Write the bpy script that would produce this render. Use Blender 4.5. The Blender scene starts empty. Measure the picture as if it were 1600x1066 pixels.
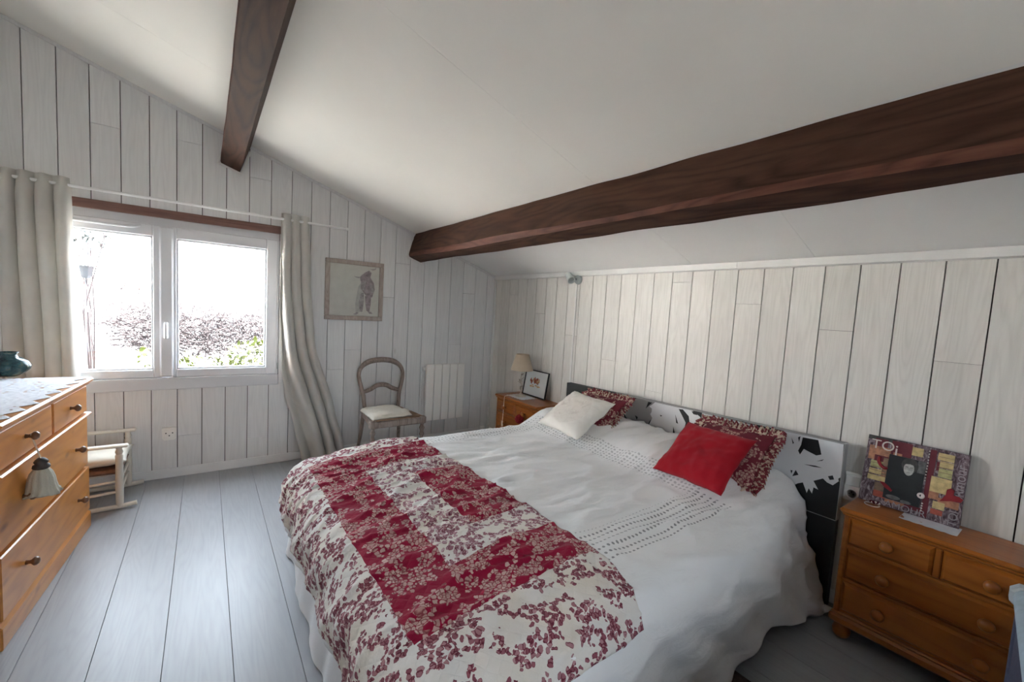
import bpy, bmesh, math, random
from mathutils import Vector, Matrix, noise
random.seed(7)
S = bpy.context.scene
COL = S.collection
PI = math.pi

# ------------------------------------------------------------------ camera
CAM = Vector((-2.716, -4.1325, 1.45))
Rm = ((0.81017908, -0.58325212, 0.0585391), (0.00252664, -0.09638938, -0.9953405), (0.586177, 0.80655195, -0.07661899))
cd = bpy.data.cameras.new('camera')
cam = bpy.data.objects.new('camera', cd); COL.objects.link(cam)
cd.sensor_width = 36.0; cd.lens = 662.0 / 1600.0 * 36.0; cd.shift_y = 4.03 / 1600.0
cd.clip_start = 0.02
cam.matrix_world = Matrix(((Rm[0][0], -Rm[1][0], -Rm[2][0], CAM.x), (Rm[0][1], -Rm[1][1], -Rm[2][1], CAM.y),
                           (Rm[0][2], -Rm[1][2], -Rm[2][2], CAM.z), (0, 0, 0, 1)))
S.camera = cam
# ------------------------------------------------------------------ light
W = bpy.data.worlds.new('sky'); S.world = W; W.use_nodes = True
bg = W.node_tree.nodes['Background']
bg.inputs[0].default_value = (0.80, 0.90, 1.0, 1); bg.inputs[1].default_value = 3.9
sl = bpy.data.lights.new('sun', 'SUN'); sl.energy = 60.0; sl.angle = 0.02; sl.color = (1, .97, .92)
so = bpy.data.objects.new('sun', sl); COL.objects.link(so); so.rotation_euler = Vector((-.55, .04, -.83)).to_track_quat('-Z', 'Y').to_euler()
pl = bpy.data.lights.new('window_portal', 'AREA'); pl.shape = 'RECTANGLE'; pl.size = 1.5; pl.size_y = 1.3
pl.cycles.is_portal = True
po = bpy.data.objects.new('window_portal', pl); COL.objects.link(po)
po.location = (-2.95, 0.2, 1.36); po.rotation_euler = (-PI / 2, 0, 0)
p2 = bpy.data.lights.new('fill_window_portal', 'AREA'); p2.shape = 'RECTANGLE'; p2.size = .8; p2.size_y = .72  # portal of the fill window added in the back wall
p2.cycles.is_portal = True
po2 = bpy.data.objects.new('fill_window_portal', p2); COL.objects.link(po2)
po2.location = (-2.25, -5.42, 1.4); po2.rotation_euler = (PI / 2, 0, 0)
vs = S.view_settings
S.display_settings.display_device = 'sRGB'
vs.view_transform = 'Standard'; vs.look = 'None'; vs.gamma = 1.0; vs.exposure = 2.68; vs.use_curve_mapping = False
S.cycles.max_bounces = 12; S.cycles.diffuse_bounces = 9; S.cycles.glossy_bounces = 4; S.cycles.transparent_max_bounces = 12
S.cycles.caustics_reflective = False; S.cycles.caustics_refractive = False
S.cycles.sample_clamp_indirect = 40.0

# ------------------------------------------------------------------ materials
MATS = {}
class NT:
    def __init__(s, name):
        m = bpy.data.materials.new(name); m.use_nodes = True
        s.m = m; s.t = m.node_tree; s.n = s.t.nodes; s.b = s.n['Principled BSDF']; s.out = s.n['Material Output']
    def new(s, typ, **kw):
        nd = s.n.new(typ)
        for k, v in kw.items():
            if k.startswith('i_'): nd.inputs[k[2:].replace('_', ' ')].default_value = v
            else: setattr(nd, k, v)
        return nd
    def link(s, a, b): s.t.links.new(a, b)
    def setin(s, sock, v):
        if hasattr(v, 'is_output'): s.link(v, sock)
        else: sock.default_value = v
    def math(s, op, a, b=0.0, c=None, clamp=False):
        nd = s.n.new('ShaderNodeMath'); nd.operation = op; nd.use_clamp = clamp
        s.setin(nd.inputs[0], a); s.setin(nd.inputs[1], b)
        if c is not None: s.setin(nd.inputs[2], c)
        return nd.outputs[0]
    def mix(s, f, a, b, blend='MIX'):
        nd = s.n.new('ShaderNodeMix'); nd.data_type = 'RGBA'; nd.blend_type = blend
        s.setin(nd.inputs[0], f)
        s.setin(nd.inputs[6], a if hasattr(a, 'is_output') else (*a[:3], 1)); s.setin(nd.inputs[7], b if hasattr(b, 'is_output') else (*b[:3], 1))
        return nd.outputs[2]
    def ramp(s, f, stops, interp='LINEAR'):
        nd = s.n.new('ShaderNodeValToRGB'); nd.color_ramp.interpolation = interp
        el = nd.color_ramp.elements
        while len(el) < len(stops): el.new(0.5)
        for e, (p, c) in zip(el, stops):
            e.position = p; e.color = (*c, 1) if not isinstance(c, (int, float)) else (c, c, c, 1)
        s.setin(nd.inputs[0], f)
        return nd.outputs[0]
    def mapping(s, vec, scale=(1, 1, 1), loc=(0, 0, 0), rot=(0, 0, 0)):
        nd = s.n.new('ShaderNodeMapping'); s.link(vec, nd.inputs[0])
        s.setin(nd.inputs['Location'], loc); nd.inputs['Rotation'].default_value = rot; nd.inputs['Scale'].default_value = scale
        return nd.outputs[0]
    def noise(s, vec, scale, detail=3, rough=.55, dist=0.0):
        nd = s.n.new('ShaderNodeTexNoise'); s.link(vec, nd.inputs['Vector'])
        nd.inputs['Scale'].default_value = scale; nd.inputs['Detail'].default_value = detail
        nd.inputs['Roughness'].default_value = rough; nd.inputs['Distortion'].default_value = dist
        return nd.outputs[0]
    def voronoi(s, vec, scale, feature='F1'):
        nd = s.n.new('ShaderNodeTexVoronoi'); nd.feature = feature; s.link(vec, nd.inputs['Vector']); nd.inputs['Scale'].default_value = scale
        return nd
    def bump(s, h, strength=.2, dist=.01):
        nd = s.n.new('ShaderNodeBump'); nd.inputs['Strength'].default_value = strength; nd.inputs['Distance'].default_value = dist
        s.link(h, nd.inputs['Height']); s.link(nd.outputs[0], s.b.inputs['Normal']); return nd
    def col(s, c): s.setin(s.b.inputs['Base Color'], c if hasattr(c, 'is_output') else (*c[:3], 1))
    def set(s, rough=None, metal=None, spec=None, **kw):
        if rough is not None: s.setin(s.b.inputs['Roughness'], rough)
        if metal is not None: s.b.inputs['Metallic'].default_value = metal
        if spec is not None: s.b.inputs['Specular IOR Level'].default_value = spec
        for k, v in kw.items(): s.b.inputs[k.replace('_', ' ')].default_value = v
    def objco(s): return s.new('ShaderNodeTexCoord').outputs['Object']
    def uv(s): return s.new('ShaderNodeTexCoord').outputs['UV']
    def rnd(s): return s.new('ShaderNodeObjectInfo').outputs['Random']
    def offs(s, vec, k=37.0):
        r = s.rnd(); c = s.new('ShaderNodeCombineXYZ')
        s.link(s.math('MULTIPLY', r, k), c.inputs[0]); s.link(s.math('MULTIPLY', r, k * 1.7), c.inputs[1]); s.link(s.math('MULTIPLY', r, k * .6), c.inputs[2])
        a = s.new('ShaderNodeVectorMath', operation='ADD'); s.link(vec, a.inputs[0]); s.link(c.outputs[0], a.inputs[1]); return a.outputs[0]

def plain(name, col, rough=.5, var=.06, scale=8.0, bump=0.0, metal=0.0, spec=None, bscale=60):
    t = NT(name); co = t.objco()
    n = t.noise(co, scale, 3)
    lo = tuple(max(0, c * (1 - var)) for c in col); hi = tuple(min(1, c * (1 + var)) for c in col)
    t.col(t.ramp(n, [(.3, lo), (.7, hi)])); t.set(rough=rough, metal=metal, spec=spec)
    if bump: t.bump(t.noise(co, bscale, 3), bump, .005)
    MATS[name] = t.m; return t.m

def wood(name, dark, light, axis, rough=.45, gscale=14.0, stretch=16.0, tint=.08, knots=None, bump=.12, coat=0.0, spec=.4):
    t = NT(name); co = t.offs(t.objco())
    sc = [1, 1, 1]; sc[axis] = 1.0 / stretch
    v = t.mapping(co, tuple(sc))
    warp = t.noise(v, gscale * .35, 2)
    g1 = t.noise(v, gscale, 4, .6, 1.2); g2 = t.noise(v, gscale * 5, 3, .6)
    f = t.math('ADD', t.math('MULTIPLY', g1, .7), t.math('MULTIPLY', g2, .3))
    rings = t.math('ABSOLUTE', t.math('SINE', t.math('MULTIPLY', warp, 60.0)))
    f = t.math('ADD', t.math('MULTIPLY', f, .8), t.math('MULTIPLY', rings, .16))
    c = t.ramp(f, [(.3, dark), (.62, light)])
    if knots:
        sk = [1, 1, 1]; sk[axis] = .45
        kv = t.voronoi(t.mapping(co, tuple(sk)), knots[0])
        k = t.ramp(kv.outputs['Distance'], [(.0, 1.0), (knots[1], .0)])
        c = t.mix(k, c, knots[2])
    r = t.rnd()
    c = t.mix(t.math('MULTIPLY', r, tint * 2), c, tuple(x * .55 for x in dark))
    t.col(c); t.set(rough=rough, spec=spec)
    if coat: t.b.inputs['Coat Weight'].default_value = coat; t.b.inputs['Coat Roughness'].default_value = .15
    if bump: t.bump(f, bump, .004)
    MATS[name] = t.m; return t.m

M = MATS
wood('whitewashed_far', (.71, .705, .70), (.79, .787, .78), 2, rough=.55, gscale=18, stretch=14, tint=.09, bump=.07, knots=(2.6, .05, (.50, .48, .46)))
wood('whitewashed_right', (.67, .645, .59), (.79, .765, .71), 2, rough=.5, gscale=22, stretch=12, tint=.10, bump=.10)
wood('floor_oak', (.30, .307, .322), (.345, .352, .367), 1, rough=.38, gscale=20, stretch=12, tint=.04, bump=.05, knots=(1.6, .035, (.45, .43, .40)))
wood('pine', (.44, .155, .024), (.62, .25, .048), 1, rough=.33, gscale=8, stretch=7, tint=.06, knots=(11, .22, (.15, .045, .010)), bump=.04, coat=.25)
wood('pine_shaded', (.27, .074, .010), (.39, .125, .019), 1, rough=.30, gscale=8, stretch=9, tint=.05, knots=(6, .07, (.10, .03, .01)), bump=.03, coat=.25)  # pine again, with the chests' dimmer light put into a darker tone
wood('beam_wood', (.028, .012, .008), (.085, .042, .027), 1, spec=.12, rough=.62, gscale=9, stretch=7, tint=.03, bump=.5, knots=(2.0, .10, (.05, .022, .014)))
wood('beam_worn', (.06, .022, .014), (.135, .055, .036), 1, spec=.15, rough=.6, gscale=14, stretch=7, tint=.03, bump=.4)
wood('lintel_wood', (.15, .07, .055), (.26, .14, .11), 0, rough=.5, gscale=14, stretch=10)
wood('chair_wood', (.17, .125, .105), (.36, .29, .25), 2, rough=.55, gscale=18, stretch=6, tint=.04)
wood('frame_wood', (.36, .29, .25), (.50, .43, .38), 2, rough=.6, gscale=24, stretch=6)
plain('plank_gap', (.07, .058, .052), .95)
plain('ceiling_paint', (.82, .80, .745), .8, .015, 2, bump=.04, bscale=120)
plain('ceiling_low', (.78, .775, .76), .8, .015, 2, bump=.04, bscale=120)
plain('trim_paint', (.78, .77, .74), .45, .03)
plain('base_paint', (.78, .78, .78), .45, .03)
plain('plaster', (.82, .81, .79), .8, .03)
plain('pvc', (.80, .81, .83), .28, .01)
plain('casing', (.66, .67, .69), .4, .02)
plain('rod_white', (.90, .90, .89), .3, .02)
plain('radiator_paint', (.87, .85, .81), .35, .015)
plain('socket_white', (.86, .85, .81), .35, .01)
plain('black', (.008, .008, .009), .4, .05)
plain('print_black', (.007, .007, .008), .35, .05)
plain('print_white', (.72, .72, .73), .4, .01)
plain('print_light', (.60, .595, .60), .4, .01)
plain('print_grey', (.33, .315, .31), .4, .02)
plain('edge_grey', (.42, .41, .40), .5, .02)
plain('cream_paint', (.66, .62, .54), .5, .06)
plain('rush', (.16, .08, .05), .8, .35, 40, .4)
plain('leather_seat', (.26, .15, .085), .6, .2, 20, .1)
plain('lamp_metal', (.58, .54, .47), .45, .12, 30)
plain('leaf_metal', (.40, .36, .30), .5, .2, 30)
plain('cord', (.72, .62, .50), .5, .03)
plain('bronze_knob', (.17, .085, .045), .3, .15, 30, metal=.0, spec=.6)
plain('tassel_cap', (.055, .045, .04), .6, .2, 60, .3)
plain('steel', (.40, .44, .44), .35, .05, metal=.4)
plain('spot_white', (.62, .66, .64), .35, .03)
plain('dark_hole', (.02, .02, .02), .7)
plain('cot_blue', (.36, .46, .53), .8, .08, 40, .3, bscale=300)
plain('cot_navy', (.055, .06, .10), .8, .15, 60, .2, bscale=300)
plain('cot_cap', (.45, .49, .50), .45, .04)
plain('art_paper', (.56, .56, .51), .7, .05, 14)
plain('art_mat', (.66, .68, .67), .35, .02)
plain('art_grey', (.32, .30, .295), .7, .35, 40)
plain('art_mauve', (.30, .255, .26), .7, .35, 30)
plain('art_pale', (.43, .425, .40), .7, .12, 30)
plain('art_rust', (.34, .09, .045), .6, .4, 60)
plain('art_ochre', (.55, .33, .16), .6, .3, 60)
plain('maroon', (.13, .012, .022), .5, .15, 30)
plain('deep_red', (.26, .008, .014), .45, .15, 30)
plain('orange_red', (.40, .085, .05), .5, .2, 40)
plain('salmon', (.40, .18, .10), .5, .35, 50)
plain('patch_yellow', (.55, .43, .20), .6, .25, 50)
plain('patch_green', (.42, .40, .18), .6, .25, 60)
plain('patch_brown', (.22, .14, .09), .6, .25, 60)
plain('photo_dark', (.014, .016, .018), .3, .2, 20)
plain('photo_skin', (.40, .40, .38), .35, .3, 60)
plain('photo_grey', (.13, .13, .13), .35, .4, 50)
plain('photo_mid', (.24, .24, .23), .35, .3, 60)
plain('photo_hair', (.05, .048, .045), .35, .4, 60)
plain('letter_cream', (.66, .60, .55), .5, .05)
plain('letter_grey', (.34, .31, .33), .5, .15, 60)
plain('pearl', (.72, .66, .62), .25, .04)
plain('bead_dark', (.10, .02, .03), .2, .2)
plain('pompom_red', (.24, .004, .012), .9, .35, 80, .6, bscale=200)
plain('rug_brown', (.085, .055, .042), .95, .3, 60, .5)
plain('garden_wall', (.84, .82, .80), .9, .06, 3, .2)
plain('house_white', (.82, .81, .80), .9, .03, 2)
plain('roof_tile', (.42, .13, .10), .9, .3, 20)
plain('terrace', (.125, .123, .118), .95, .1, 6)
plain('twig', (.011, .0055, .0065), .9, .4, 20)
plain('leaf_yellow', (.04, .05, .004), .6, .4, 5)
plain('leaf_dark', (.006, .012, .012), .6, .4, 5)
plain('lantern_metal', (.008, .010, .014), .5, .2)

def collage_border():
    t = NT('collage_border'); co = t.objco()
    n = t.noise(t.mapping(co, (1, 1, .45)), 55, 4, .6, 1.5)
    t.col(t.ramp(n, [(.38, (.045, .018, .026)), (.52, (.16, .11, .13)), (.64, (.36, .31, .33))])); t.set(rough=.4); M['collage_border'] = t.m
collage_border()

def vase_mat():
    t = NT('vase_glaze'); co = t.objco(); n = t.noise(co, 26, 4, .6, .8)
    t.col(t.ramp(n, [(.35, (.008, .022, .028)), (.55, (.025, .075, .085)), (.72, (.12, .13, .09))])); t.set(rough=.18); M['vase_glaze'] = t.m
vase_mat()

def glass_mat():
    t = NT('window_glass')
    tr = t.new('ShaderNodeBsdfTransparent'); gl = t.new('ShaderNodeBsdfGlossy'); gl.inputs['Roughness'].default_value = .02
    tr.inputs[0].default_value = (.96, .97, .98, 1)
    lw = t.new('ShaderNodeLayerWeight'); lw.inputs[0].default_value = .5
    fr = t.math('ADD', t.math('MULTIPLY', t.math('POWER', lw.outputs['Facing'], 5.0), .5), .03)
    mx = t.new('ShaderNodeMixShader'); t.link(fr, mx.inputs[0]); t.link(tr.outputs[0], mx.inputs[1]); t.link(gl.outputs[0], mx.inputs[2])
    n = t.noise(t.objco(), 2, 1); t.link(mx.outputs[0], t.out.inputs[0]); M['window_glass'] = t.m
glass_mat()

def fabric(name, c1, c2, scale=180, bump=.25, rough=.85, trans=0.0, sheen=.2, wr=0.0):
    t = NT(name); co = t.objco()
    n = t.noise(co, scale, 2); big = t.noise(co, 7, 3)
    t.col(t.mix(t.ramp(big, [(.3, 0.0), (.7, 1.0)]), c1, c2)); t.set(rough=rough, spec=.2)
    t.b.inputs['Sheen Weight'].default_value = sheen
    h = n
    if wr: h = t.math('ADD', t.math('MULTIPLY', n, .15), t.math('MULTIPLY', t.noise(co, 14, 4, .6, .8), wr))
    t.bump(h, bump, .004)
    if trans:
        tl = t.new('ShaderNodeBsdfTranslucent'); tl.inputs[0].default_value = (*c2, 1)
        mx = t.new('ShaderNodeMixShader'); mx.inputs[0].default_value = trans
        t.link(t.b.outputs[0], mx.inputs[1]); t.link(tl.outputs[0], mx.inputs[2]); t.link(mx.outputs[0], t.out.inputs[0])
    M[name] = t.m
fabric('curtain_cloth', (.60, .58, .54), (.68, .66, .61), trans=.16, bump=.15)
fabric('cushion_cream', (.64, .60, .51), (.72, .68, .60), wr=1.0, bump=.3)
fabric('cushion_white', (.74, .71, .66), (.80, .78, .73), wr=1.2, bump=.35)
fabric('cushion_red', (.30, .003, .010), (.37, .006, .016), wr=.6, bump=.25, sheen=.1)
fabric('skirt_white', (.72, .72, .73), (.78, .78, .79), trans=.05)
fabric('lace_white', (.66, .67, .70), (.76, .77, .80), scale=320, bump=.6)
fabric('tassel_wool', (.50, .48, .40), (.62, .60, .50), bump=.4)
fabric('shade_cloth', (.56, .45, .33), (.62, .50, .37), trans=.15)
fabric('mattress_white', (.7, .7, .7), (.75, .75, .75))

def lace_mat():
    t = NT('lace_runner'); co = t.objco()
    v = t.voronoi(co, 13); h = t.voronoi(co, 40)
    hole = t.math('MULTIPLY', t.math('LESS_THAN', h.outputs['Distance'], .34), t.math('LESS_THAN', v.outputs['Distance'], .42))
    t.col(t.mix(t.noise(co, 30, 2), (.60, .62, .68), (.74, .76, .80))); t.set(rough=.8)
    tr = t.new('ShaderNodeBsdfTransparent'); mx = t.new('ShaderNodeMixShader')
    t.link(hole, mx.inputs[0]); t.link(t.b.outputs[0], mx.inputs[1]); t.link(tr.outputs[0], mx.inputs[2]); t.link(mx.outputs[0], t.out.inputs[0])
    t.bump(h.outputs['Distance'], .5, .004); M['lace_runner'] = t.m
lace_mat()

def floral(t, vec, k, thr):
    """petal clusters: returns (mask, petal colour position); k scales the motif, thr the cover (number or socket)"""
    w = t.new('ShaderNodeTexNoise'); t.link(vec, w.inputs['Vector']); w.inputs['Scale'].default_value = 40 * k; w.inputs['Detail'].default_value = 2
    d = t.new('ShaderNodeVectorMath', operation='SCALE'); t.link(w.outputs['Color'], d.inputs[0]); d.inputs['Scale'].default_value = .022 / k
    a = t.new('ShaderNodeVectorMath', operation='ADD'); t.link(vec, a.inputs[0]); t.link(d.outputs[0], a.inputs[1])
    pet = t.voronoi(a.outputs[0], 62 * k)
    clus = t.noise(pet.outputs['Position'], 15 * k, 1.5, .5)
    edge = t.new('ShaderNodeTexVoronoi'); edge.feature = 'DISTANCE_TO_EDGE'; t.link(a.outputs[0], edge.inputs['Vector']); edge.inputs['Scale'].default_value = 62 * k
    m = t.math('MULTIPLY', t.math('GREATER_THAN', clus, thr), t.math('LESS_THAN', pet.outputs['Distance'], .62))
    sp = t.new('ShaderNodeSeparateXYZ'); t.link(pet.outputs['Color'], sp.inputs[0])
    line = t.ramp(edge.outputs['Distance'], [(.03, 0.0), (.16, 1.0)])
    tone = t.math('MULTIPLY', line, t.math('ADD', t.math('MULTIPLY', sp.outputs[0], .55), .45))
    return m, tone

def quilt_mat():
    t = NT('quilt_patchwork'); uv = t.uv()
    sx = t.new('ShaderNodeSeparateXYZ'); t.link(uv, sx.inputs[0]); x, y = sx.outputs[0], sx.outputs[1]
    def zone(xa, ya, yb):
        a = t.math('GREATER_THAN', x, xa); b = t.math('GREATER_THAN', y, ya); c = t.math('LESS_THAN', y, yb)
        return t.math('MULTIPLY', a, t.math('MULTIPLY', b, c))
    r1 = zone(-2.255, -3.13, -1.69); r2 = zone(-2.03, -2.90, -1.95); r3 = zone(-1.845, -2.73, -2.14)
    red = t.math('ADD', t.math('SUBTRACT', r1, r2), r3)
    thr_c = t.math('ADD', t.math('MULTIPLY', r1, -.03), .48)
    f, tn = floral(t, uv, 1.22, thr_c)
    f2, tn2 = floral(t, t.mapping(uv, (1, 1, 1), (3.3, 1.7, 0)), 1.1, .462)
    nz_ = t.noise(uv, 6, 2)
    cream = t.mix(f, t.ramp(nz_, [(.35, (.70, .64, .56)), (.65, (.74, .71, .68))]), t.mix(r1, t.ramp(tn, [(.0, (.14, .022, .036)), (.55, (.27, .08, .105)), (1.0, (.46, .25, .26))]), t.ramp(tn, [(.0, (.17, .04, .06)), (.5, (.34, .15, .18)), (1.0, (.56, .40, .42))])))
    redc = t.mix(f2, (.27, .003, .030), t.ramp(tn2, [(.0, (.22, .045, .055)), (.45, (.42, .22, .205)), (1.0, (.58, .41, .37))]))
    t.col(t.mix(red, cream, redc)); t.set(rough=.9, spec=.15)
    t.b.inputs['Sheen Weight'].default_value = .1
    l1 = t.math('ABSOLUTE', t.math('SINE', t.math('MULTIPLY', t.math('ADD', x, y), 62.0)))
    l2 = t.math('ABSOLUTE', t.math('SINE', t.math('MULTIPLY', t.math('SUBTRACT', x, y), 62.0)))
    h = t.math('ADD', t.math('MULTIPLY', t.math('POWER', t.math('MINIMUM', l1, l2), .4), .8), t.math('MULTIPLY', t.noise(uv, 55, 3), 1.3))
    t.bump(h, .40, .006); M['quilt_patchwork'] = t.m
    u = NT('quilt_back'); n = u.noise(u.objco(), 30, 2); u.col(u.mix(n, (.52, .40, .27), (.62, .50, .36))); u.set(rough=.9); M['quilt_back'] = u.m
quilt_mat()

def duvet_mat():
    t = NT('duvet_cotton'); uv = t.uv()
    sx = t.new('ShaderNodeSeparateXYZ'); t.link(uv, sx.inputs[0]); x, y = sx.outputs[0], sx.outputs[1]
    def rng(v, a, b): return t.math('MULTIPLY', t.math('GREATER_THAN', v, a), t.math('LESS_THAN', v, b))
    def dots(su, sv, rad, ou=0.0, ov=0.0):
        fu = t.math('SUBTRACT', t.math('FRACT', t.math('MULTIPLY', t.math('ADD', x, 10 + ou), 1 / su)), .5)
        fv = t.math('SUBTRACT', t.math('FRACT', t.math('MULTIPLY', t.math('ADD', y, 10 + ov), 1 / sv)), .5)
        fu = t.math('MULTIPLY', fu, su); fv = t.math('MULTIPLY', fv, sv)
        return t.math('LESS_THAN', t.math('ADD', t.math('MULTIPLY', fu, fu), t.math('MULTIPLY', fv, fv)), rad * rad)
    near = t.math('MULTIPLY', t.math('MULTIPLY', rng(y, -3.185, -2.985), rng(x, -1.60, -.66)), dots(.024, .0335, .0062))
    dA = dots(.024, .024, .0070)
    head = t.math('MULTIPLY', t.math('MULTIPLY', rng(x, -.72, -.575), rng(y, -3.02, -1.58)), dA)
    far = t.math('MULTIPLY', t.math('MULTIPLY', rng(y, -1.735, -1.585), rng(x, -1.62, -.575)), dA)
    d = t.math('MAXIMUM', near, t.math('MULTIPLY', t.math('MAXIMUM', head, far), .55))
    n = t.noise(uv, 5, 3)
    c = t.mix(d, t.mix(n, (.80, .795, .79), (.86, .855, .85)), (.30, .30, .305))
    t.col(c); t.set(rough=.8, spec=.2); t.b.inputs['Sheen Weight'].default_value = .15
    wr = t.noise(t.mapping(uv, (1, 2.4, 1)), 9, 4, .6, 1.0)
    h = t.math('SUBTRACT', t.math('MULTIPLY', wr, 1.0), t.math('MULTIPLY', d, .25))
    t.bump(h, .45, .012); M['duvet_cotton'] = t.m
duvet_mat()

def cushion_floral():
    t = NT('cushion_floral'); co = t.objco()
    f, tn = floral(t, co, 1.0, .50)
    t.col(t.mix(f, (.15, .010, .022), t.ramp(tn, [(.0, (.20, .04, .05)), (1.0, (.52, .36, .28))]))); t.set(rough=.9); t.bump(t.noise(co, 60, 3), .4, .006); M['cushion_floral'] = t.m
    r = NT('cushion_frill'); co = r.objco(); f = r.math('GREATER_THAN', r.noise(co, 55, 2), .52)
    r.col(r.mix(f, (.20, .025, .035), (.55, .42, .32))); r.set(rough=.9); M['cushion_frill'] = r.m
cushion_floral()
def embroidered():
    t = NT('cushion_embroidered'); co = t.objco()
    v = t.voronoi(co, 22); rr = t.math('SINE', t.math('MULTIPLY', v.outputs['Distance'], 60))
    d = t.new('ShaderNodeVectorMath', operation='LENGTH'); t.link(t.mapping(co, (1, 1, 0)), d.inputs[0])
    inside = t.math('LESS_THAN', d.outputs['Value'], .15)
    m = t.math('MULTIPLY', t.math('GREATER_THAN', rr, .5), inside)
    t.col(t.mix(t.math('MULTIPLY', m, .6), (.74, .71, .65), (.58, .50, .44))); t.set(rough=.8)
    h = t.math('ADD', t.math('MULTIPLY', m, .5), t.math('MULTIPLY', t.noise(co, 14, 4), 1.0)); t.bump(h, .7, .010); M['cushion_embroidered'] = t.m
embroidered()

# ------------------------------------------------------------------ mesh helpers
class MB:
    def __init__(s): s.v = []; s.f = []; s.uv = None
    def add(s, vs, fs):
        o = len(s.v); s.v += [tuple(p) for p in vs]; s.f += [tuple(i + o for i in f) for f in fs]; return s
    def box(s, x0, x1, y0, y1, z0, z1, b=0.0, tf=None):
        if x0 > x1: x0, x1 = x1, x0
        if y0 > y1: y0, y1 = y1, y0
        if z0 > z1: z0, z1 = z1, z0
        b = min(b, (x1 - x0) * .45, (y1 - y0) * .45, (z1 - z0) * .45)
        if b <= 0:
            vs = [(x, y, z) for x in (x0, x1) for y in (y0, y1) for z in (z0, z1)]
            fs = [(0, 1, 3, 2), (4, 6, 7, 5), (0, 4, 5, 1), (2, 3, 7, 6), (0, 2, 6, 4), (1, 5, 7, 3)]
        else:
            vs = []; idx = {}
            for ix, (x, sx) in enumerate(((x0, 1), (x1, -1))):
                for iy, (y, sy) in enumerate(((y0, 1), (y1, -1))):
                    for iz, (z, sz) in enumerate(((z0, 1), (z1, -1))):
                        for ax in range(3):
                            p = [x + sx * b, y + sy * b, z + sz * b]; p[ax] = (x, y, z)[ax]
                            idx[(ix, iy, iz, ax)] = len(vs); vs.append(tuple(p))
            fs = []
            g = lambda a, c: idx[(*a, c)]
            for ax in range(3):
                o = [i for i in range(3) if i != ax]
                for side in (0, 1):
                    q = []
                    for a, c in ((0, 0), (1, 0), (1, 1), (0, 1)):
                        k = [0, 0, 0]; k[ax] = side; k[o[0]] = a; k[o[1]] = c; q.append(g(k, ax))
                    fs.append(tuple(q))
                for a in (0, 1):
                    for c in (0, 1):
                        k0 = [0, 0, 0]; k0[o[0]] = a; k0[o[1]] = c; k1 = list(k0); k1[ax] = 1
                        fs.append((g(k0, o[0]), g(k1, o[0]), g(k1, o[1]), g(k0, o[1])))
            for ix in (0, 1):
                for iy in (0, 1):
                    for iz in (0, 1): fs.append(tuple(idx[(ix, iy, iz, a)] for a in range(3)))
        if tf: vs = [tf @ Vector(p) for p in vs]
        return s.add(vs, fs)
    def prism(s, pts, ax, a, b):
        """polygon pts (2D, in the two axes other than ax, cyclic order) extruded along ax from a to b"""
        n = len(pts); vs = []
        for d in (a, b):
            for p in pts:
                q = [p[0], p[1]]; q.insert(ax, d); vs.append(tuple(q))
        fs = [tuple(range(n)), tuple(range(2 * n - 1, n - 1, -1))] + [(i, (i + 1) % n, n + (i + 1) % n, n + i) for i in range(n)]
        return s.add(vs, fs)
    def tube(s, path, rad, n=8, cap=True, flat=1.0):
        P = [Vector(p) for p in path]; m = len(P)
        if not hasattr(rad, '__len__'): rad = [rad] * m
        t0 = (P[1] - P[0]).normalized()
        up = Vector((0, 0, 1)) if abs(t0.z) < .9 else Vector((1, 0, 0))
        u = t0.cross(up).normalized(); vs = []
        for i in range(m):
            t = (P[min(i + 1, m - 1)] - P[max(i - 1, 0)]).normalized()
            u = (u - t * u.dot(t)).normalized(); w = t.cross(u)
            for k in range(n):
                a = 2 * PI * k / n; vs.append(P[i] + (u * math.cos(a) + w * math.sin(a) * flat) * rad[i])
        fs = [(i * n + k, i * n + (k + 1) % n, (i + 1) * n + (k + 1) % n, (i + 1) * n + k) for i in range(m - 1) for k in range(n)]
        if cap: fs += [tuple(range(n - 1, -1, -1)), tuple((m - 1) * n + k for k in range(n))]
        return s.add(vs, fs)
    def lathe(s, prof, n=20, o=(0, 0, 0), axis=2, tf=None):
        """prof: (radius, height) list"""
        vs = []
        for r, h in prof:
            for k in range(n):
                a = 2 * PI * k / n; p = [r * math.cos(a), r * math.sin(a), h]
                if axis == 0: p = [p[2], p[0], p[1]]
                elif axis == 1: p = [p[0], p[2], p[1]]
                vs.append((p[0] + o[0], p[1] + o[1], p[2] + o[2]))
        m = len(prof)
        fs = [(i * n + k, i * n + (k + 1) % n, (i + 1) * n + (k + 1) % n, (i + 1) * n + k) for i in range(m - 1) for k in range(n)]
        fs += [tuple(range(n - 1, -1, -1)), tuple((m - 1) * n + k for k in range(n))]
        if tf: vs = [tf @ Vector(p) for p in vs]
        return s.add(vs, fs)
    def sphere(s, c, r, n=10, m=7):
        if not hasattr(r, '__len__'): r = (r, r, r)
        prof = [(math.sin(PI * i / m), -math.cos(PI * i / m)) for i in range(m + 1)]
        prof[0] = (.02, -1); prof[-1] = (.02, 1)
        t = MB().lathe(prof, n)
        return s.add([(c[0] + p[0] * r[0], c[1] + p[1] * r[1], c[2] + p[2] * r[2]) for p in t.v], t.f)
    def grid(s, nu, nv, fn, uvfn=None):
        o = len(s.v); uvs = []
        for j in range(nv):
            for i in range(nu):
                s.v.append(tuple(fn(i / (nu - 1), j / (nv - 1))))
                if uvfn: uvs.append(uvfn(i / (nu - 1), j / (nv - 1)))
        s.f += [(o + j * nu + i, o + j * nu + i + 1, o + (j + 1) * nu + i + 1, o + (j + 1) * nu + i) for j in range(nv - 1) for i in range(nu - 1)]
        if uvfn: s.uv = uvs
        return s
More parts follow.
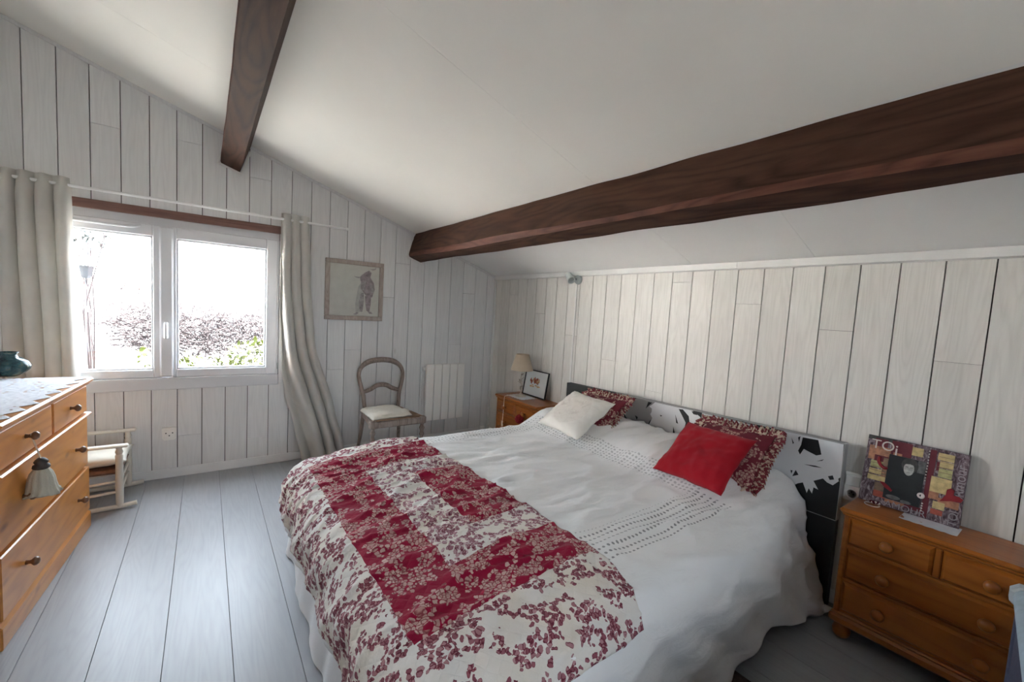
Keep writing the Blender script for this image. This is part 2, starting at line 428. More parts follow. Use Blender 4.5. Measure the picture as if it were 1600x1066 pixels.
    def build(s, name, mat, parent=None, smooth=False, fix=True):
        me = bpy.data.meshes.new(name); me.from_pydata(s.v, [], s.f)
        if s.uv:
            l = me.uv_layers.new(name='UVMap')
            for lp in me.loops: l.data[lp.index].uv = s.uv[lp.vertex_index]
        if fix:
            bm = bmesh.new(); bm.from_mesh(me); bmesh.ops.recalc_face_normals(bm, faces=bm.faces); bm.to_mesh(me); bm.free()
        if smooth:
            me.polygons.foreach_set('use_smooth', [True] * len(me.polygons))
            if smooth is not True: me.set_sharp_from_angle(angle=smooth)
        me.materials.append(M[mat] if isinstance(mat, str) else mat)
        o = bpy.data.objects.new(name, me); COL.objects.link(o)
        if parent: o.parent = parent
        return o
SM = math.radians(40)
def box(name, mat, parent, *a, b=0.0): return MB().box(*a, b=b).build(name, mat, parent)
def thing(name, label, cat, loc=(0, 0, 0), rotz=0, group=None):
    o = bpy.data.objects.new(name, None); COL.objects.link(o); o.location = loc; o.rotation_euler = (0, 0, rotz); o.empty_display_size = .1
    return tag(o, label, cat, group)
def tag(o, label=None, cat=None, group=None, kind=None):
    if label: o['label'] = label
    if cat: o['category'] = cat
    if group: o['group'] = group
    if kind: o['kind'] = kind
    return o
def struct(o): o['kind'] = 'structure'; return o
def sroot(name):
    o = bpy.data.objects.new(name, None); COL.objects.link(o); o['kind'] = 'structure'; o.empty_display_size = .1; return o
def sst(a, b, x):
    t = max(0., min(1., (x - a) / (b - a))); return t * t * (3 - 2 * t)
def nz(x, y, z=0.0): return noise.noise(Vector((x, y, z)))
def spline(pts, n=8):
    out = []; P = [Vector(p) for p in pts]
    for i in range(len(P) - 1):
        p0 = P[max(i - 1, 0)]; p1 = P[i]; p2 = P[i + 1]; p3 = P[min(i + 2, len(P) - 1)]
        for k in range(n):
            t = k / n
            out.append(.5 * ((2 * p1) + (p2 - p0) * t + (2 * p0 - 5 * p1 + 4 * p2 - p3) * t * t + (3 * p1 - p0 - 3 * p2 + p3) * t ** 3))
    out.append(P[-1]); return out
def text(name, body, size, mat, parent, mw, extrude=.0004, align='LEFT'):
    c = bpy.data.curves.new(name, 'FONT'); c.body = body; c.size = size; c.extrude = extrude; c.align_x = align
    o = bpy.data.objects.new(name, c); COL.objects.link(o)
    dg = bpy.context.evaluated_depsgraph_get(); me = bpy.data.meshes.new_from_object(o.evaluated_get(dg))
    bpy.data.objects.remove(o); me.materials.clear(); me.materials.append(M[mat])
    o = bpy.data.objects.new(name, me); COL.objects.link(o); o.parent = parent; o.matrix_local = mw; return o

# ------------------------------------------------------------------ room shell
ZC = lambda x: 1.835 - .335 * x          # ceiling underside
XL, YB = -3.95, -5.3                       # left wall, back wall
PW = .1545; GAP = .0052
# floor
fl = MB().box(XL - .2, .25, YB - .2, .30, -.12, -.010).build('floor', 'plank_gap'); struct(fl)
FX0 = -3.073; FW = .2245
k = math.floor((XL - FX0) / FW)
while FX0 + k * FW < 0:
    xa, xb = max(XL, FX0 + k * FW), min(0.0, FX0 + (k + 1) * FW)
    if xb - xa > .01:
        cuts = [YB, -4.3 + .35 * ((k * 3) % 4) - .3, 0.0]
        for a, b_ in zip(cuts[:-1], cuts[1:]):
            MB().box(xa + .0008, xb - .0008, a + .0006, b_ - .0006, -.010, 0.0, b=.0009).build('floor_plank', 'floor_oak', fl)
    k += 1
# far wall: window opening
WX0, WX1, WZ0, WZ1 = -3.71, -2.205, .695, 2.046
wf = MB()
T0, T1 = .014, .26
wf.prism([(XL - .2, -.1), (WX0, -.1), (WX0, ZC(WX0) + .1), (XL - .2, ZC(XL - .2) + .1)], 1, T0, T1)
wf.prism([(WX1, -.1), (.25, -.1), (.25, ZC(.25) + .1), (WX1, ZC(WX1) + .1)], 1, T0, T1)
wf.prism([(WX0, WZ1), (WX1, WZ1), (WX1, ZC(WX1) + .1), (WX0, ZC(WX0) + .1)], 1, T0, T1)
wf.box(WX0, WX1, T0, T1, -.1, WZ0)
wall_far = struct(wf.build('wall_far', 'plank_gap'))
JF = {16: [1.857], 13: [.998], 12: [.812], 15: [1.514], 21: [1.614], 20: [1.044], 2: [2.558], 5: [2.571, .324], 8: [2.408, .243], 22: [.42], 18: [.22]}
def plank_far(xa, xb, z0, z1a, z1b):
    g = GAP / 2
    MB().prism([(xa + g, z0), (xb - g, z0), (xb - g, z1b), (xa + g, z1a)], 1, 0.0, .0145).build('wall_plank', 'whitewashed_far', wall_far)
k = -2
while -3.665 + k * PW < 0:
    xa, xb = max(XL, -3.665 + k * PW), min(0.0, -3.665 + (k + 1) * PW)
    segs = []
    if xb > WX0 and xa < WX1:
        segs = [(xa, xb, .0, WZ0), (xa, xb, WZ1, None)]
        if xa < WX0 - .01: segs.append((xa, WX0, WZ0, WZ1))
        if xb > WX1 + .01: segs.append((WX1, xb, WZ0, WZ1))
    else: segs = [(xa, xb, .0, None)]
    for (a, b_, z0, z1) in segs:
        if b_ - a < .012: continue
        cuts = [z0] + [z for z in sorted(JF.get(k, [])) if z > z0 + .02 and (z1 is None or z < z1 - .02)]
        for i, c in enumerate(cuts):
            if i + 1 < len(cuts): plank_far(a, b_, c, cuts[i + 1] - .0022, cuts[i + 1] - .0022)
            elif z1 is None: plank_far(a, b_, c, ZC(a) - .004, ZC(b_) - .004)
            else: plank_far(a, b_, c, z1, z1)
    k += 1
# right (headboard) wall
wr = MB(); wr.box(.014, .25, YB - .2, .0, -.1, ZC(0) + .15)
wall_right = struct(wr.build('wall_right', 'plank_gap'))
JR = {0: [1.336], 3: [1.448], 6: [1.579], 9: [1.722], 13: [1.091], 10: [.912], 22: [1.627], 19: [1.442], 23: [.831], 16: [1.259]}
k = -10
while -3.852 + k * PW < 0:
    ya, yb = max(YB, -3.852 + k * PW), min(0.0, -3.852 + (k + 1) * PW)
    if yb - ya > .012:
        cuts = [0.0] + JR.get(k, []) + [1.83]
        for a, b_ in zip(cuts[:-1], cuts[1:]):
            MB().box(0.0, .0145, ya + GAP / 2, yb - GAP / 2, a, b_ - .0016).build('wall_plank', 'whitewashed_right', wall_right)
    k += 1
# left and back walls (out of frame) and roof slab
wl = MB().box(XL - .2, XL, YB - .2, .0, -.1, 3.4).build('wall_left', 'plaster'); struct(wl)
BX0, BX1, BZ0, BZ1 = -2.65, -1.85, 1.05, 1.77      # added window behind the camera, lets in fill daylight
wb = MB()
wb.prism([(XL - .2, -.1), (BX0, -.1), (BX0, ZC(BX0) + .1), (XL - .2, ZC(XL - .2) + .1)], 1, YB - .2, YB)
wb.prism([(BX1, -.1), (.25, -.1), (.25, ZC(.25) + .1), (BX1, ZC(BX1) + .1)], 1, YB - .2, YB)
wb.prism([(BX0, BZ1), (BX1, BZ1), (BX1, ZC(BX1) + .1), (BX0, ZC(BX0) + .1)], 1, YB - .2, YB)
wb.box(BX0, BX1, YB - .2, YB, -.1, BZ0)
struct(wb.build('wall_back', 'plaster'))
w2 = sroot('fill_window')  # unseen window, put in to brighten the room
m = MB(); m.box(BX0, BX0 + .06, YB - .12, YB - .06, BZ0, BZ1, b=.006); m.box(BX1 - .06, BX1, YB - .12, YB - .06, BZ0, BZ1, b=.006); m.box((BX0 + BX1) / 2 - .05, (BX0 + BX1) / 2 + .05, YB - .12, YB - .06, BZ0, BZ1, b=.006)
m.box(BX0 + .06, BX1 - .06, YB - .12, YB - .06, BZ0, BZ0 + .07, b=.006); m.box(BX0 + .06, BX1 - .06, YB - .12, YB - .06, BZ1 - .07, BZ1, b=.006); m.build('window_frame', 'pvc', w2)
for a, b_ in ((BX0 + .06, (BX0 + BX1) / 2 - .05), ((BX0 + BX1) / 2 + .05, BX1 - .06)): MB().box(a, b_, YB - .092, YB - .088, BZ0 + .07, BZ1 - .07).build('pane', 'window_glass', w2)
ce = MB().prism([(XL - .35, ZC(XL - .35) + .014), (.35, ZC(.35) + .014), (.35, ZC(.35) + .2), (XL - .35, ZC(XL - .35) + .2)], 1, YB - .3, .45)
ceiling = struct(ce.build('ceiling', 'plaster'))
def cpanel(xa, xb, ya, yb, mat):
    MB().prism([(xa, ZC(xa)), (xb, ZC(xb)), (xb, ZC(xb) + .0145), (xa, ZC(xa) + .0145)], 1, ya + .0006, yb - .0006).build('ceiling_panel', mat, ceiling)
for xa, xb, ys, mt in ((XL, -2.52, (YB, -3.4, -1.0, 0), 'ceiling_paint'), (-2.52, -1.0, (YB, -4.9, -2.445, 0), 'ceiling_paint'), (-1.0, 0.0, (YB, -3.185, -2.46, 0), 'ceiling_low')):
    for a, b_ in zip(ys[:-1], ys[1:]): cpanel(xa, xb, a, b_, mt)
# trims
struct(MB().prism([(XL, ZC(XL)), (0, ZC(0)), (0, ZC(0) - .024), (XL, ZC(XL) - .024)], 1, -.009, -.0002).build('trim_1', 'whitewashed_far'))
struct(MB().prism([(-.022, 1.798), (0, 1.792), (0, 1.834), (-.022, 1.838)], 1, -2.767, -.001).build('trim_2', 'trim_paint'))
struct(MB().prism([(-.023, 1.796), (0, 1.790), (0, 1.834), (-.023, 1.838)], 1, YB, -2.769).build('trim_3', 'trim_paint'))
struct(MB().box(-.022, 0, -.034, -.010, .0, 1.79, b=.003).build('trim_4', 'trim_paint'))
struct(MB().box(XL, 0, -.012, -.0002, 0, .072, b=.003).build('baseboard_far', 'base_paint'))
struct(MB().box(-.012, -.0002, YB, -.036, 0, .072, b=.003).build('baseboard_right', 'trim_paint'))

# ------------------------------------------------------------------ beams
def beam(name, label, x0, z0, w, hgt, wob, seed, chamfer):
    root = thing(name, label, 'beam', (x0, 0, z0))
    sl_ = math.atan(.335); ex = Vector((math.cos(sl_), -math.sin(sl_))); ez = Vector((math.sin(sl_), math.cos(sl_)))
    N = 90; body = MB(); ch = MB(); prev = None; prevc = None
    rows = []; crow = []
    for i in range(N + 1):
        y = -5.3 * i / N * .9999 - .0
        n1 = nz(y * 1.1 + seed, 3.1) * wob; n2 = nz(y * 1.7 + seed, 9.4) * wob; n3 = nz(y * 4 + seed, 1.4) * wob * .35
        c = chamfer * (.45 + .9 * max(0, nz(y * .9 + seed, 5.5) + .45)) + .006
        L = Vector((n1 + n3, n2 * .3)); A = L + Vector((0, c)); B = L + Vector((c * .8, 0)); Rb = Vector((w + n2 * .4, n3)); Rt = Vector((w + n2 * .3, hgt)); Lt = Vector((n1 * .6 + n3 - .004, hgt))
        Lm = (A + Lt) / 2 + Vector((n3 * 1.5, 0))
        pt = lambda q: (ex.x * q.x + ez.x * q.y, y, ex.y * q.x + ez.y * q.y)
        rows.append([pt(B), pt((B + Rb) / 2 + Vector((0, n3 * .6))), pt(Rb), pt(Rt), pt(Lt), pt(Lm), pt(A)]); crow.append([pt(A), pt(B)])
    for i in range(N):
        for j in range(6):
            body.add([rows[i][j], rows[i + 1][j], rows[i + 1][j + 1], rows[i][j + 1]], [(0, 1, 2, 3)])
        ch.add([crow[i][0], crow[i + 1][0], crow[i + 1][1], crow[i][1]], [(0, 1, 2, 3)])
    for mb, nm, mt in ((body, 'beam_body', 'beam_wood'), (ch, 'worn_edge', 'beam_worn')):
        o = mb.build(nm, mt, root, smooth=False)
        bm = bmesh.new(); bm.from_mesh(o.data); bmesh.ops.remove_doubles(bm, verts=bm.verts, dist=.0003); bmesh.ops.recalc_face_normals(bm, faces=bm.faces); bm.to_mesh(o.data); bm.free()
        o.data.polygons.foreach_set('use_smooth', [True] * len(o.data.polygons)); o.data.set_sharp_from_angle(angle=math.radians(35))
    return root
b1 = beam('ceiling_beam', 'dark brown timber beam above the window, running overhead to the top edge', -2.627, 2.472, .138, .26, .008, 2.0, .004)
b2 = beam('ceiling_beam', 'long dark timber beam with worn reddish edge above the bed', -1.064, 1.937, .135, .262, .020, 11.0, .030)
# bright plaster lips where beams meet the wall
for r, w in ((b1, .138), (b2, .135)):
    m = MB(); sl_ = math.atan(.335)
    tf = Matrix.Rotation(sl_, 4, 'Y')
    m.box(-.014, w + .014, -.010, -.0004, -.016, -.004, tf=tf); m.box(-.018, -.006, -.010, -.0004, -.016, .19, tf=tf); m.box(w + .008, w + .02, -.010, -.0004, -.016, .19, tf=tf)
    m.build('collar_trim', 'trim_paint', r)

# ------------------------------------------------------------------ window
w1 = sroot('window_1')
m = MB(); m.box(WX0, WX1, -.006, .12, WZ0, .785, b=.004); m.build('window_sill', 'casing', w1)
m = MB(); m.box(WX0, WX1, .02, .12, 1.925, 1.99, b=.003); m.box(WX0, WX0 + .03, .02, .12, .785, 1.93, b=.003); m.box(WX1 - .022, WX1, .012, .12, .785, 1.93, b=.003); m.build('window_frame', 'casing', w1)
box('lintel', 'lintel_wood', w1, WX0 - .05, WX1 + .05, -.012, .10, 1.985, 2.046, b=.003)
def sash(xa, xb, z0, z1, st):
    fr = MB(); y0, y1 = .014, .075
    fr.box(xa, xa + st[0], y0, y1, z0, z1, b=.006); fr.box(xb - st[1], xb, y0, y1, z0, z1, b=.006)
    fr.box(xa + st[0] - .002, xb - st[1] + .002, y0, y1, z0, z0 + .063, b=.006); fr.box(xa + st[0] - .002, xb - st[1] + .002, y0, y1, z1 - .085, z1, b=.006)
    o = fr.build('sash', 'pvc', w1)
    be = MB(); g0, g1 = xa + st[0], xb - st[1]; h0, h1 = z0 + .063, z1 - .085; q = .012
    for (a, b_, c, d) in ((g0 - .001, g0 + q, h0, h1), (g1 - q, g1 + .001, h0, h1), (g0, g1, h0 - .001, h0 + q), (g0, g1, h1 - q, h1 + .001)): be.box(a, b_, .026, .06, c, d, b=.004)
    be.build('glazing_bead', 'pvc', o)
    MB().box(g0 + .004, g1 - .004, .045, .049, h0 + .004, h1 - .004).build('pane', 'window_glass', o)
sash(-3.685, -2.985, .786, 1.930, (.075, .05)); sash(-2.925, -2.215, .786, 1.930, (.03, .085))
box('centre_strip', 'pvc', w1, -2.998, -2.912, -.004, .07, .79, 1.925, b=.012)
hd = MB().box(-2.972, -2.942, -.022, -.003, 1.085, 1.215, b=.008).build('handle', 'pvc', w1)
MB().tube(spline([(-2.957, -.02, 1.205), (-2.957, -.05, 1.20), (-2.957, -.056, 1.17), (-2.957, -.052, 1.09)], 5), .0085, 8).build('lever', 'pvc', hd, smooth=True)
m = MB(); m.tube(spline([(-3.62, -.002, 1.893), (-3.35, -.004, 1.894), (-3.16, -.003, 1.894), (-3.10, .010, 1.913)], 6), .009, 8); m.build('ventilation_strip', 'pvc', w1, smooth=True)
MB().lathe([(.007, 0), (.008, .004), (.008, .05), (.007, .054)], 8, (-2.208, .004, .83)).build('hinge', 'steel', w1, smooth=SM)

# curtain rod
rd = thing('curtain_rod', 'thin white curtain rod above the window', 'curtain rod', (0, -.08, 0))
MB().tube([(-3.80, 0, 2.105), (-1.70, 0, 2.098)], .0105, 10).build('rod', 'rod_white', rd, smooth=SM)
MB().lathe([(.011, -1.70), (.0145, -1.697), (.0145, -1.675), (.010, -1.670)], 12, (0, 0, 2.098), axis=0).build('finial', 'rod_white', rd, smooth=SM)
for bx in (-3.78, -2.10):
    MB().tube([(bx, .079, 2.10), (bx, .0, 2.10)], .006, 8).lathe([(.02, .079), (.02, .072)], 10, (bx, 0, 2.10), axis=1).build('bracket', 'rod_white', rd, smooth=SM)

# curtains
def curtain(name, label, fn, nu, nv):
    o = MB().grid(nu, nv, fn).build(name, 'curtain_cloth', None, smooth=True, fix=False)
    md = o.modifiers.new('thick', 'SOLIDIFY'); md.thickness = .003; tag(o, label, 'curtain'); return o
def cur_left(u, v):
    z = 2.152 - v * (2.152 - .74)
    xa = -3.775; xb = -3.448 + .03 * sst(.2, 1, v)
    x = xa + (xb - xa) * u
    ph = 2 * PI * (4.2 * u + .10 * math.sin(v * 3 + u * 4))
    top = sst(.0, .10, v)
    y = -.082 + (.022 + .016 * top) * math.sin(ph) + .010 * nz(u * 6, v * 2.0)
    x += .013 * math.cos(ph) * top
    return (x, y - .02 * top, z)
curtain('curtain', 'grey-beige curtain hanging behind the vase at left side of window', cur_left, 130, 40)
def cur_right(u, v):
    z = 2.150 - v * 2.145
    L = [(0, -2.222), (.3, -2.222), (.6, -2.205), (.72, -2.175), (.85, -2.10), (1, -2.035)]
    Rr = [(0, -1.995), (.25, -1.968), (.5, -1.925), (.8, -1.745), (.93, -1.675), (1, -1.64)]
    def ip(T):
        for (a, p), (b_, q) in zip(T[:-1], T[1:]):
            if v <= b_: return p + (q - p) * sst(a, b_, v) * .5 + (q - p) * (v - a) / (b_ - a) * .5
        return T[-1][1]
    xa, xb = ip(L), ip(Rr)
    uu = u ** (1 - .42 * sst(.15, .9, v))
    x = xa + (xb - xa) * uu
    ph = 2 * PI * (3.3 * u - .05) + .5 * math.sin(v * 3.0)
    amp = .021 + .028 * sst(.1, .9, v)
    y = -.075 + amp * math.sin(ph) - .035 * sst(.3, 1, v) + .012 * nz(u * 4, v * 3.5) + .006 * nz(u * 14, v * 9)
    x += .014 * math.cos(ph)
    return (x, min(y, -.016), z)
curtain('curtain', 'grey-beige curtain gathered and pulled right beside the picture frame', cur_right, 120, 90)

# ------------------------------------------------------------------ wall sockets and switches
def socket(name, label, loc, rotz, wd, ht):
    r = thing(name, label, 'socket', loc, rotz)     # local: -y is out of the wall
    MB().box(-wd / 2, wd / 2, -.016, 0, -ht / 2, ht / 2, b=.006).build('cover', 'socket_white', r)
    return r
r = thing('wall_socket', 'white wall socket on the panelling below the window', 'socket', (-2.94, -.0005, .352))
MB().prism([(-.044, .048), (.044, .048), (.042, -.035), (.028, -.048), (-.028, -.048), (-.042, -.035)], 1, -.028, 0).build('cover', 'socket_white', r)
MB().box(-.036, .036, -.031, -.027, -.028, .034, b=.002).build('faceplate', 'socket_white', r)
for q, (dx, dz) in enumerate(((-.02, .008), (.02, .008), (0, -.012))): MB().lathe([(.0045, -.0325), (.0045, -.030)], 8, (dx, 0, dz), axis=1).build('pin_hole', 'dark_hole', r)
r = socket('double_socket', 'white switch and socket plate between headboard and right chest', (-.0005, -3.466, .648), -PI / 2, .078, .150)
MB().box(-.031, .031, -.021, -.015, .008, .062, b=.003).build('switch_rocker', 'socket_white', r)
MB().lathe([(.026, -.0165), (.026, -.018), (.021, -.0185), (.020, -.0165)], 18, (0, 0, -.034), axis=1).build('socket_ring', 'socket_white', r, smooth=SM)
for dx, dz in ((-.009, -.034), (.009, -.034), (0, -.024)): MB().lathe([(.003, -.0205), (.003, -.016)], 8, (dx, 0, dz), axis=1).build('pin_hole', 'dark_hole', r)
r = thing('floor_socket', 'small white socket low in the corner behind the bed', 'socket', (-.10, -.0125, .075))
MB().box(-.03, .03, -.03, 0, -.022, .022, b=.006).build('cover', 'socket_white', r)
MB().sphere((.012, -.034, .004), .008).build('plug', 'socket_white', r, smooth=True)
MB().tube(spline([(.0, -.03, -.01), (-.05, -.04, -.05), (-.12, -.03, -.068)], 6), .0035, 6).build('wire', 'cord', r, smooth=True)
o = MB().box(-.010, -.0003, -1.352, -1.334, .10, 1.745, b=.003).build('cable_cover', 'trim_paint'); tag(o, 'narrow white cable cover running down wall beneath the spotlight', 'cable cover')
# wall spotlight
r = thing('wall_spotlight', 'small grey-green adjustable spotlight fixed high on the panelled wall', 'spotlight', (0, -1.36, 1.765))
MB().lathe([(.012, -.001), (.043, -.002), (.045, -.008), (.038, -.024), (.014, -.034)], 20, (0, 0, 0), axis=0, tf=None).build('mount', 'steel', r, smooth=SM)
for v_ in r.children[0].data.vertices: pass
r.children[0].data.flip_normals() if False else None
MB().tube([(-.03, 0, 0), (-.062, .015, -.004)], .009, 8).build('joint', 'steel', r, smooth=True)
tf = Matrix.Translation((-.080, .035, .012)) @ Matrix.Rotation(math.radians(-52), 4, 'X') @ Matrix.Rotation(math.radians(14), 4, 'Y')
MB().lathe([(.020, .055), (.030, .045), (.034, -.02), (.036, -.045), (.031, -.045), (.028, -.02), (.006, -.015)], 18, tf=tf).build('spot_head', 'spot_white', r, smooth=SM)
MB().lathe([(.024, -.034), (.024, -.030), (.004, -.026)], 14, tf=tf).build('bulb', 'steel', r, smooth=SM)

# ------------------------------------------------------------------ picture on far wall
r = thing('picture_frame', 'square pale wood picture frame with sketch of a bull, on window wall', 'picture', (-1.579, -.0005, 1.554))
hw, hh, fw = .265, .278, .040
for nm, (a, b_, c, d) in dict(t=(-hw, hw, hh - fw, hh), b=(-hw, hw, -hh, -hh + fw), l=(-hw, -hw + fw, -hh + fw, hh - fw), r=(hw - fw, hw, -hh + fw, hh - fw)).items():
    MB().box(a, b_, -.026, 0, c, d, b=.004).build('frame_bar', 'frame_wood', r)
art = box('artwork', 'art_paper', r, -hw + fw, hw - fw, -.010, -.002, -hh + fw, hh - fw)
def flat(name, mat, par, pts, y, t=.0006): return MB().prism(pts, 1, y - t, y).build(name, mat, par)
A = lambda px, py: (-hw + (px - 140) / 760 * 2 * hw, hh - (py - 100 - (px - 140) * .085) / 790 * 2 * hh)
for i, (mt, P) in enumerate((
    ('art_pale', [(560, 480), (600, 420), (640, 560), (600, 800), (540, 860), (530, 700)]),
    ('art_mauve', [(580, 360), (640, 290), (700, 260), (735, 290), (720, 350), (770, 430), (785, 520), (755, 620), (700, 640), (640, 560), (595, 500), (600, 430)]),
    ('art_grey', [(600, 560), (640, 560), (645, 660), (625, 815), (590, 810), (575, 680)]),
    ('art_mauve', [(655, 600), (740, 600), (735, 720), (720, 830), (680, 800), (660, 690)]),
    ('art_grey', [(500, 325), (530, 340), (580, 345), (625, 300), (600, 350), (560, 362), (520, 350)]),
    ('art_grey', [(715, 240), (770, 235), (800, 215), (790, 250), (750, 262)]),
    ('art_grey', [(600, 420), (660, 400), (650, 520), (615, 520)]), ('art_grey', [(710, 440), (780, 470), (770, 560), (735, 560)]),
    ('art_pale', [(665, 420), (700, 430), (720, 560), (670, 580)]),
    ('art_grey', [(500, 840), (560, 815), (575, 835), (530, 850)]), ('art_grey', [(700, 820), (740, 815), (770, 850), (720, 845)]))):
    flat('sketch_mark', mt, art, [A(*p) for p in P], -.0102 - .0007 * (i % 4), .0005)

# ------------------------------------------------------------------ radiator
r = thing('radiator', 'white electric panel radiator with five vertical fins under the slope', 'radiator', (-.633, -.0005, .545))
box('back_body', 'radiator_paint', r, -.205, .215, -.075, -.028, -.275, .275, b=.006)
for q in range(5):
    x0 = -.224 + q * .0905
    MB().box(x0, x0 + .084, -.105, -.070, -.300, .300, b=.005).build('fin', 'radiator_paint', r)
for sx in (-.12, .13): box('wall_bracket', 'radiator_paint', r, sx - .015, sx + .015, -.03, 0, -.2, .2)
MB().lathe([(.014, -.252), (.018, -.250), (.018, -.225), (.012, -.215)], 14, (0, -.06, .25), axis=0).build('control_knob', 'socket_white', r, smooth=SM)
MB().tube(spline([(-.215, -.05, -.26), (-.232, -.03, -.1), (-.232, -.03, .2)], 6), .006, 8).build('supply_cable', 'base_paint', r, smooth=True)

# ------------------------------------------------------------------ balloon-back chair
def chair():
    r = thing('balloon_back_chair', 'weathered wooden balloon-back chair with folded cream cushion, beside radiator', 'chair', (-1.345, -.40, 0), math.radians(1))
    sb, sf, wbk, wf_ = .19, -.215, .175, .225       # rear y, front y, half widths
    for s in (-1, 1):      # rear leg running up into the back hoop is separate below
        MB().tube(spline([(s * (wbk + .03), sb + .085, .0), (s * (wbk + .012), sb + .04, .20), (s * wbk, sb, .43)], 8), [.014 + .005 * min(1, i / 12) for i in range(17)], 8).build('rear_leg', 'chair_wood', r, smooth=True)
        prof = [(.011, 0), (.013, .03), (.020, .20), (.022, .235), (.014, .25), (.013, .265), (.024, .285), (.016, .305), (.015, .32), (.026, .345), (.017, .365), (.016, .375), (.025, .39), (.025, .44)]
        MB().lathe(prof, 14, (s * wf_, sf, 0)).build('front_leg', 'chair_wood', r, smooth=SM)
    box('front_rail', 'chair_wood', r, -wf_, wf_, sf - .016, sf + .014, .385, .445, b=.008)
    for s in (-1, 1):
        m = MB(); m.prism([(s * (wf_ - .016), sf), (s * (wf_ + .014), sf), (s * (wbk + .012), sb), (s * (wbk - .018), sb)], 2, .39, .445); m.build('side_rail', 'chair_wood', r)
        box('corner_block', 'chair_wood', r, s * wf_ - .030, s * wf_ + .030, sf - .028, sf + .03, .388, .452, b=.007)
    box('rear_rail', 'chair_wood', r, -wbk, wbk, sb - .012, sb + .014, .39, .445, b=.005)
    MB().prism([(-wf_, sf), (wf_, sf), (wbk, sb), (-wbk, sb)], 2, .440, .458).build('seat', 'leather_seat', r)
    # hoop
    pts = [(-.160, .445), (-.168, .52), (-.172, .58), (-.192, .66), (-.210, .735), (-.212, .79), (-.190, .845), (-.145, .882), (-.09, .903), (0, .912), (.09, .903), (.145, .882), (.190, .845), (.212, .79), (.210, .735), (.192, .66), (.172, .58), (.168, .52), (.160, .445)]
    lean = lambda z: sb + .01 + (z - .445) * .13
    path = spline([(x, lean(z), z) for x, z in pts], 5)
    MB().tube(path, [.0235 + .008 * sst(.83, .90, p.z) for p in path], 8, flat=.8).build('back_hoop', 'chair_wood', r, smooth=True)
    pts = [(-.182, .622), (-.15, .622), (-.10, .640), (-.05, .668), (0, .675), (.05, .668), (.10, .640), (.15, .622), (.182, .622)]
    MB().tube(spline([(x, lean(z), z) for x, z in pts], 5), [.019 + .006 * math.sin(PI * i / 40) for i in range(41)], 8, flat=.9).build('cross_rail', 'chair_wood', r, smooth=True)
    # cushion: a folded cloth pad
    def pad(u, v):
        a, b_ = u * 2 - 1, v * 2 - 1
        x = -.055 + a * .175 * (1 - .05 * b_); y = -.03 + b_ * .185 + .01 * a
        e = (1 - a ** 6) * (1 - b_ ** 6); z = .468 + .038 * max(e, 0) ** .5 + .006 * nz(a * 3, b_ * 3, 2) + .004 * nz(a * 9, b_ * 9)
        return (x, y, z)
    c = MB().grid(30, 30, pad); c.grid(30, 30, lambda u, v: (pad(u, v)[0], pad(u, v)[1], .4605))
    c.build('cushion', 'cushion_cream', None, smooth=True)
    o = bpy.data.objects['cushion']; o.name = 'seat_pad'; o.location = r.location; o.rotation_euler = (0, 0, math.radians(3))
    tag(o, 'cream folded seat pad on the balloon-back chair', 'cushion')
    MB().grid(14, 10, lambda u, v: (.045 + .10 * u - .02 * v, -.20 + .10 * v + .05 * u, .498 + .012 * math.sin(PI * u) * math.sin(PI * v) - .03 * max(0, u - .75))).build('folded_corner', 'cushion_cream', o, smooth=True)
chair()

# ------------------------------------------------------------------ rocking chair
def rocker():
    r = thing('rocking_chair', 'small cream-painted rocking chair with rush seat, between dresser and window', 'rocking chair', (-3.30, -.285, 0))
    for s in (-1, 1):
        y = s * .195
        MB().tube(spline([(-.33, y, .055), (-.15, y, .020), (.02, y, .016), (.14, y, .020), (.215, y, .028)], 8), [.013] * 32 + [.015], 8, flat=1.2).build('rocker_rail', 'cream_paint', r, smooth=True)
        MB().lathe([(.013, .02), (.020, .04), (.021, .20), (.019, .30), (.021, .36), (.016, .372), (.021, .385), (.015, .405), (.019, .42)], 12, (.13, y, 0)).build('front_post', 'cream_paint', r, smooth=SM)
        MB().tube([(-.18, y, .03), (-.20, y, .30), (-.26, y, .72)], .018, 10).build('back_post', 'cream_paint', r, smooth=SM)
        MB().box(-.24, .175, y - .026, y + .026, .418, .434, b=.006).build('arm_rest', 'cream_paint', r)
        for z in (.10, .17): MB().tube([(.13, y, z + .02), (-.19, y, z)], .009, 8).build('side_stretcher', 'cream_paint', r, smooth=SM)
    for z in (.12, .19): MB().tube([(.13, -.195, z), (.13, .195, z)], .009, 8).build('front_stretcher', 'cream_paint', r, smooth=SM)
    for z in (.45, .56, .67): MB().box(-.25, -.235, -.19, .19, z - .02, z + .025, b=.004, tf=Matrix.Translation((-.0 - (z - .45) * .13, 0, 0))).build('back_slat', 'cream_paint', r)
    box('seat', 'rush', r, -.19, .135, -.19, .19, .235, .265, b=.012)
    o = cushion_obj('seat_cushion', 'cushion_cream', .36, .38, .085, 24, 1.0)
    o.location = (-3.315, -.285, .312); o.rotation_euler = (0, math.radians(-2), 0)
    tag(o, 'plump cream cushion on the small rocking chair', 'cushion')
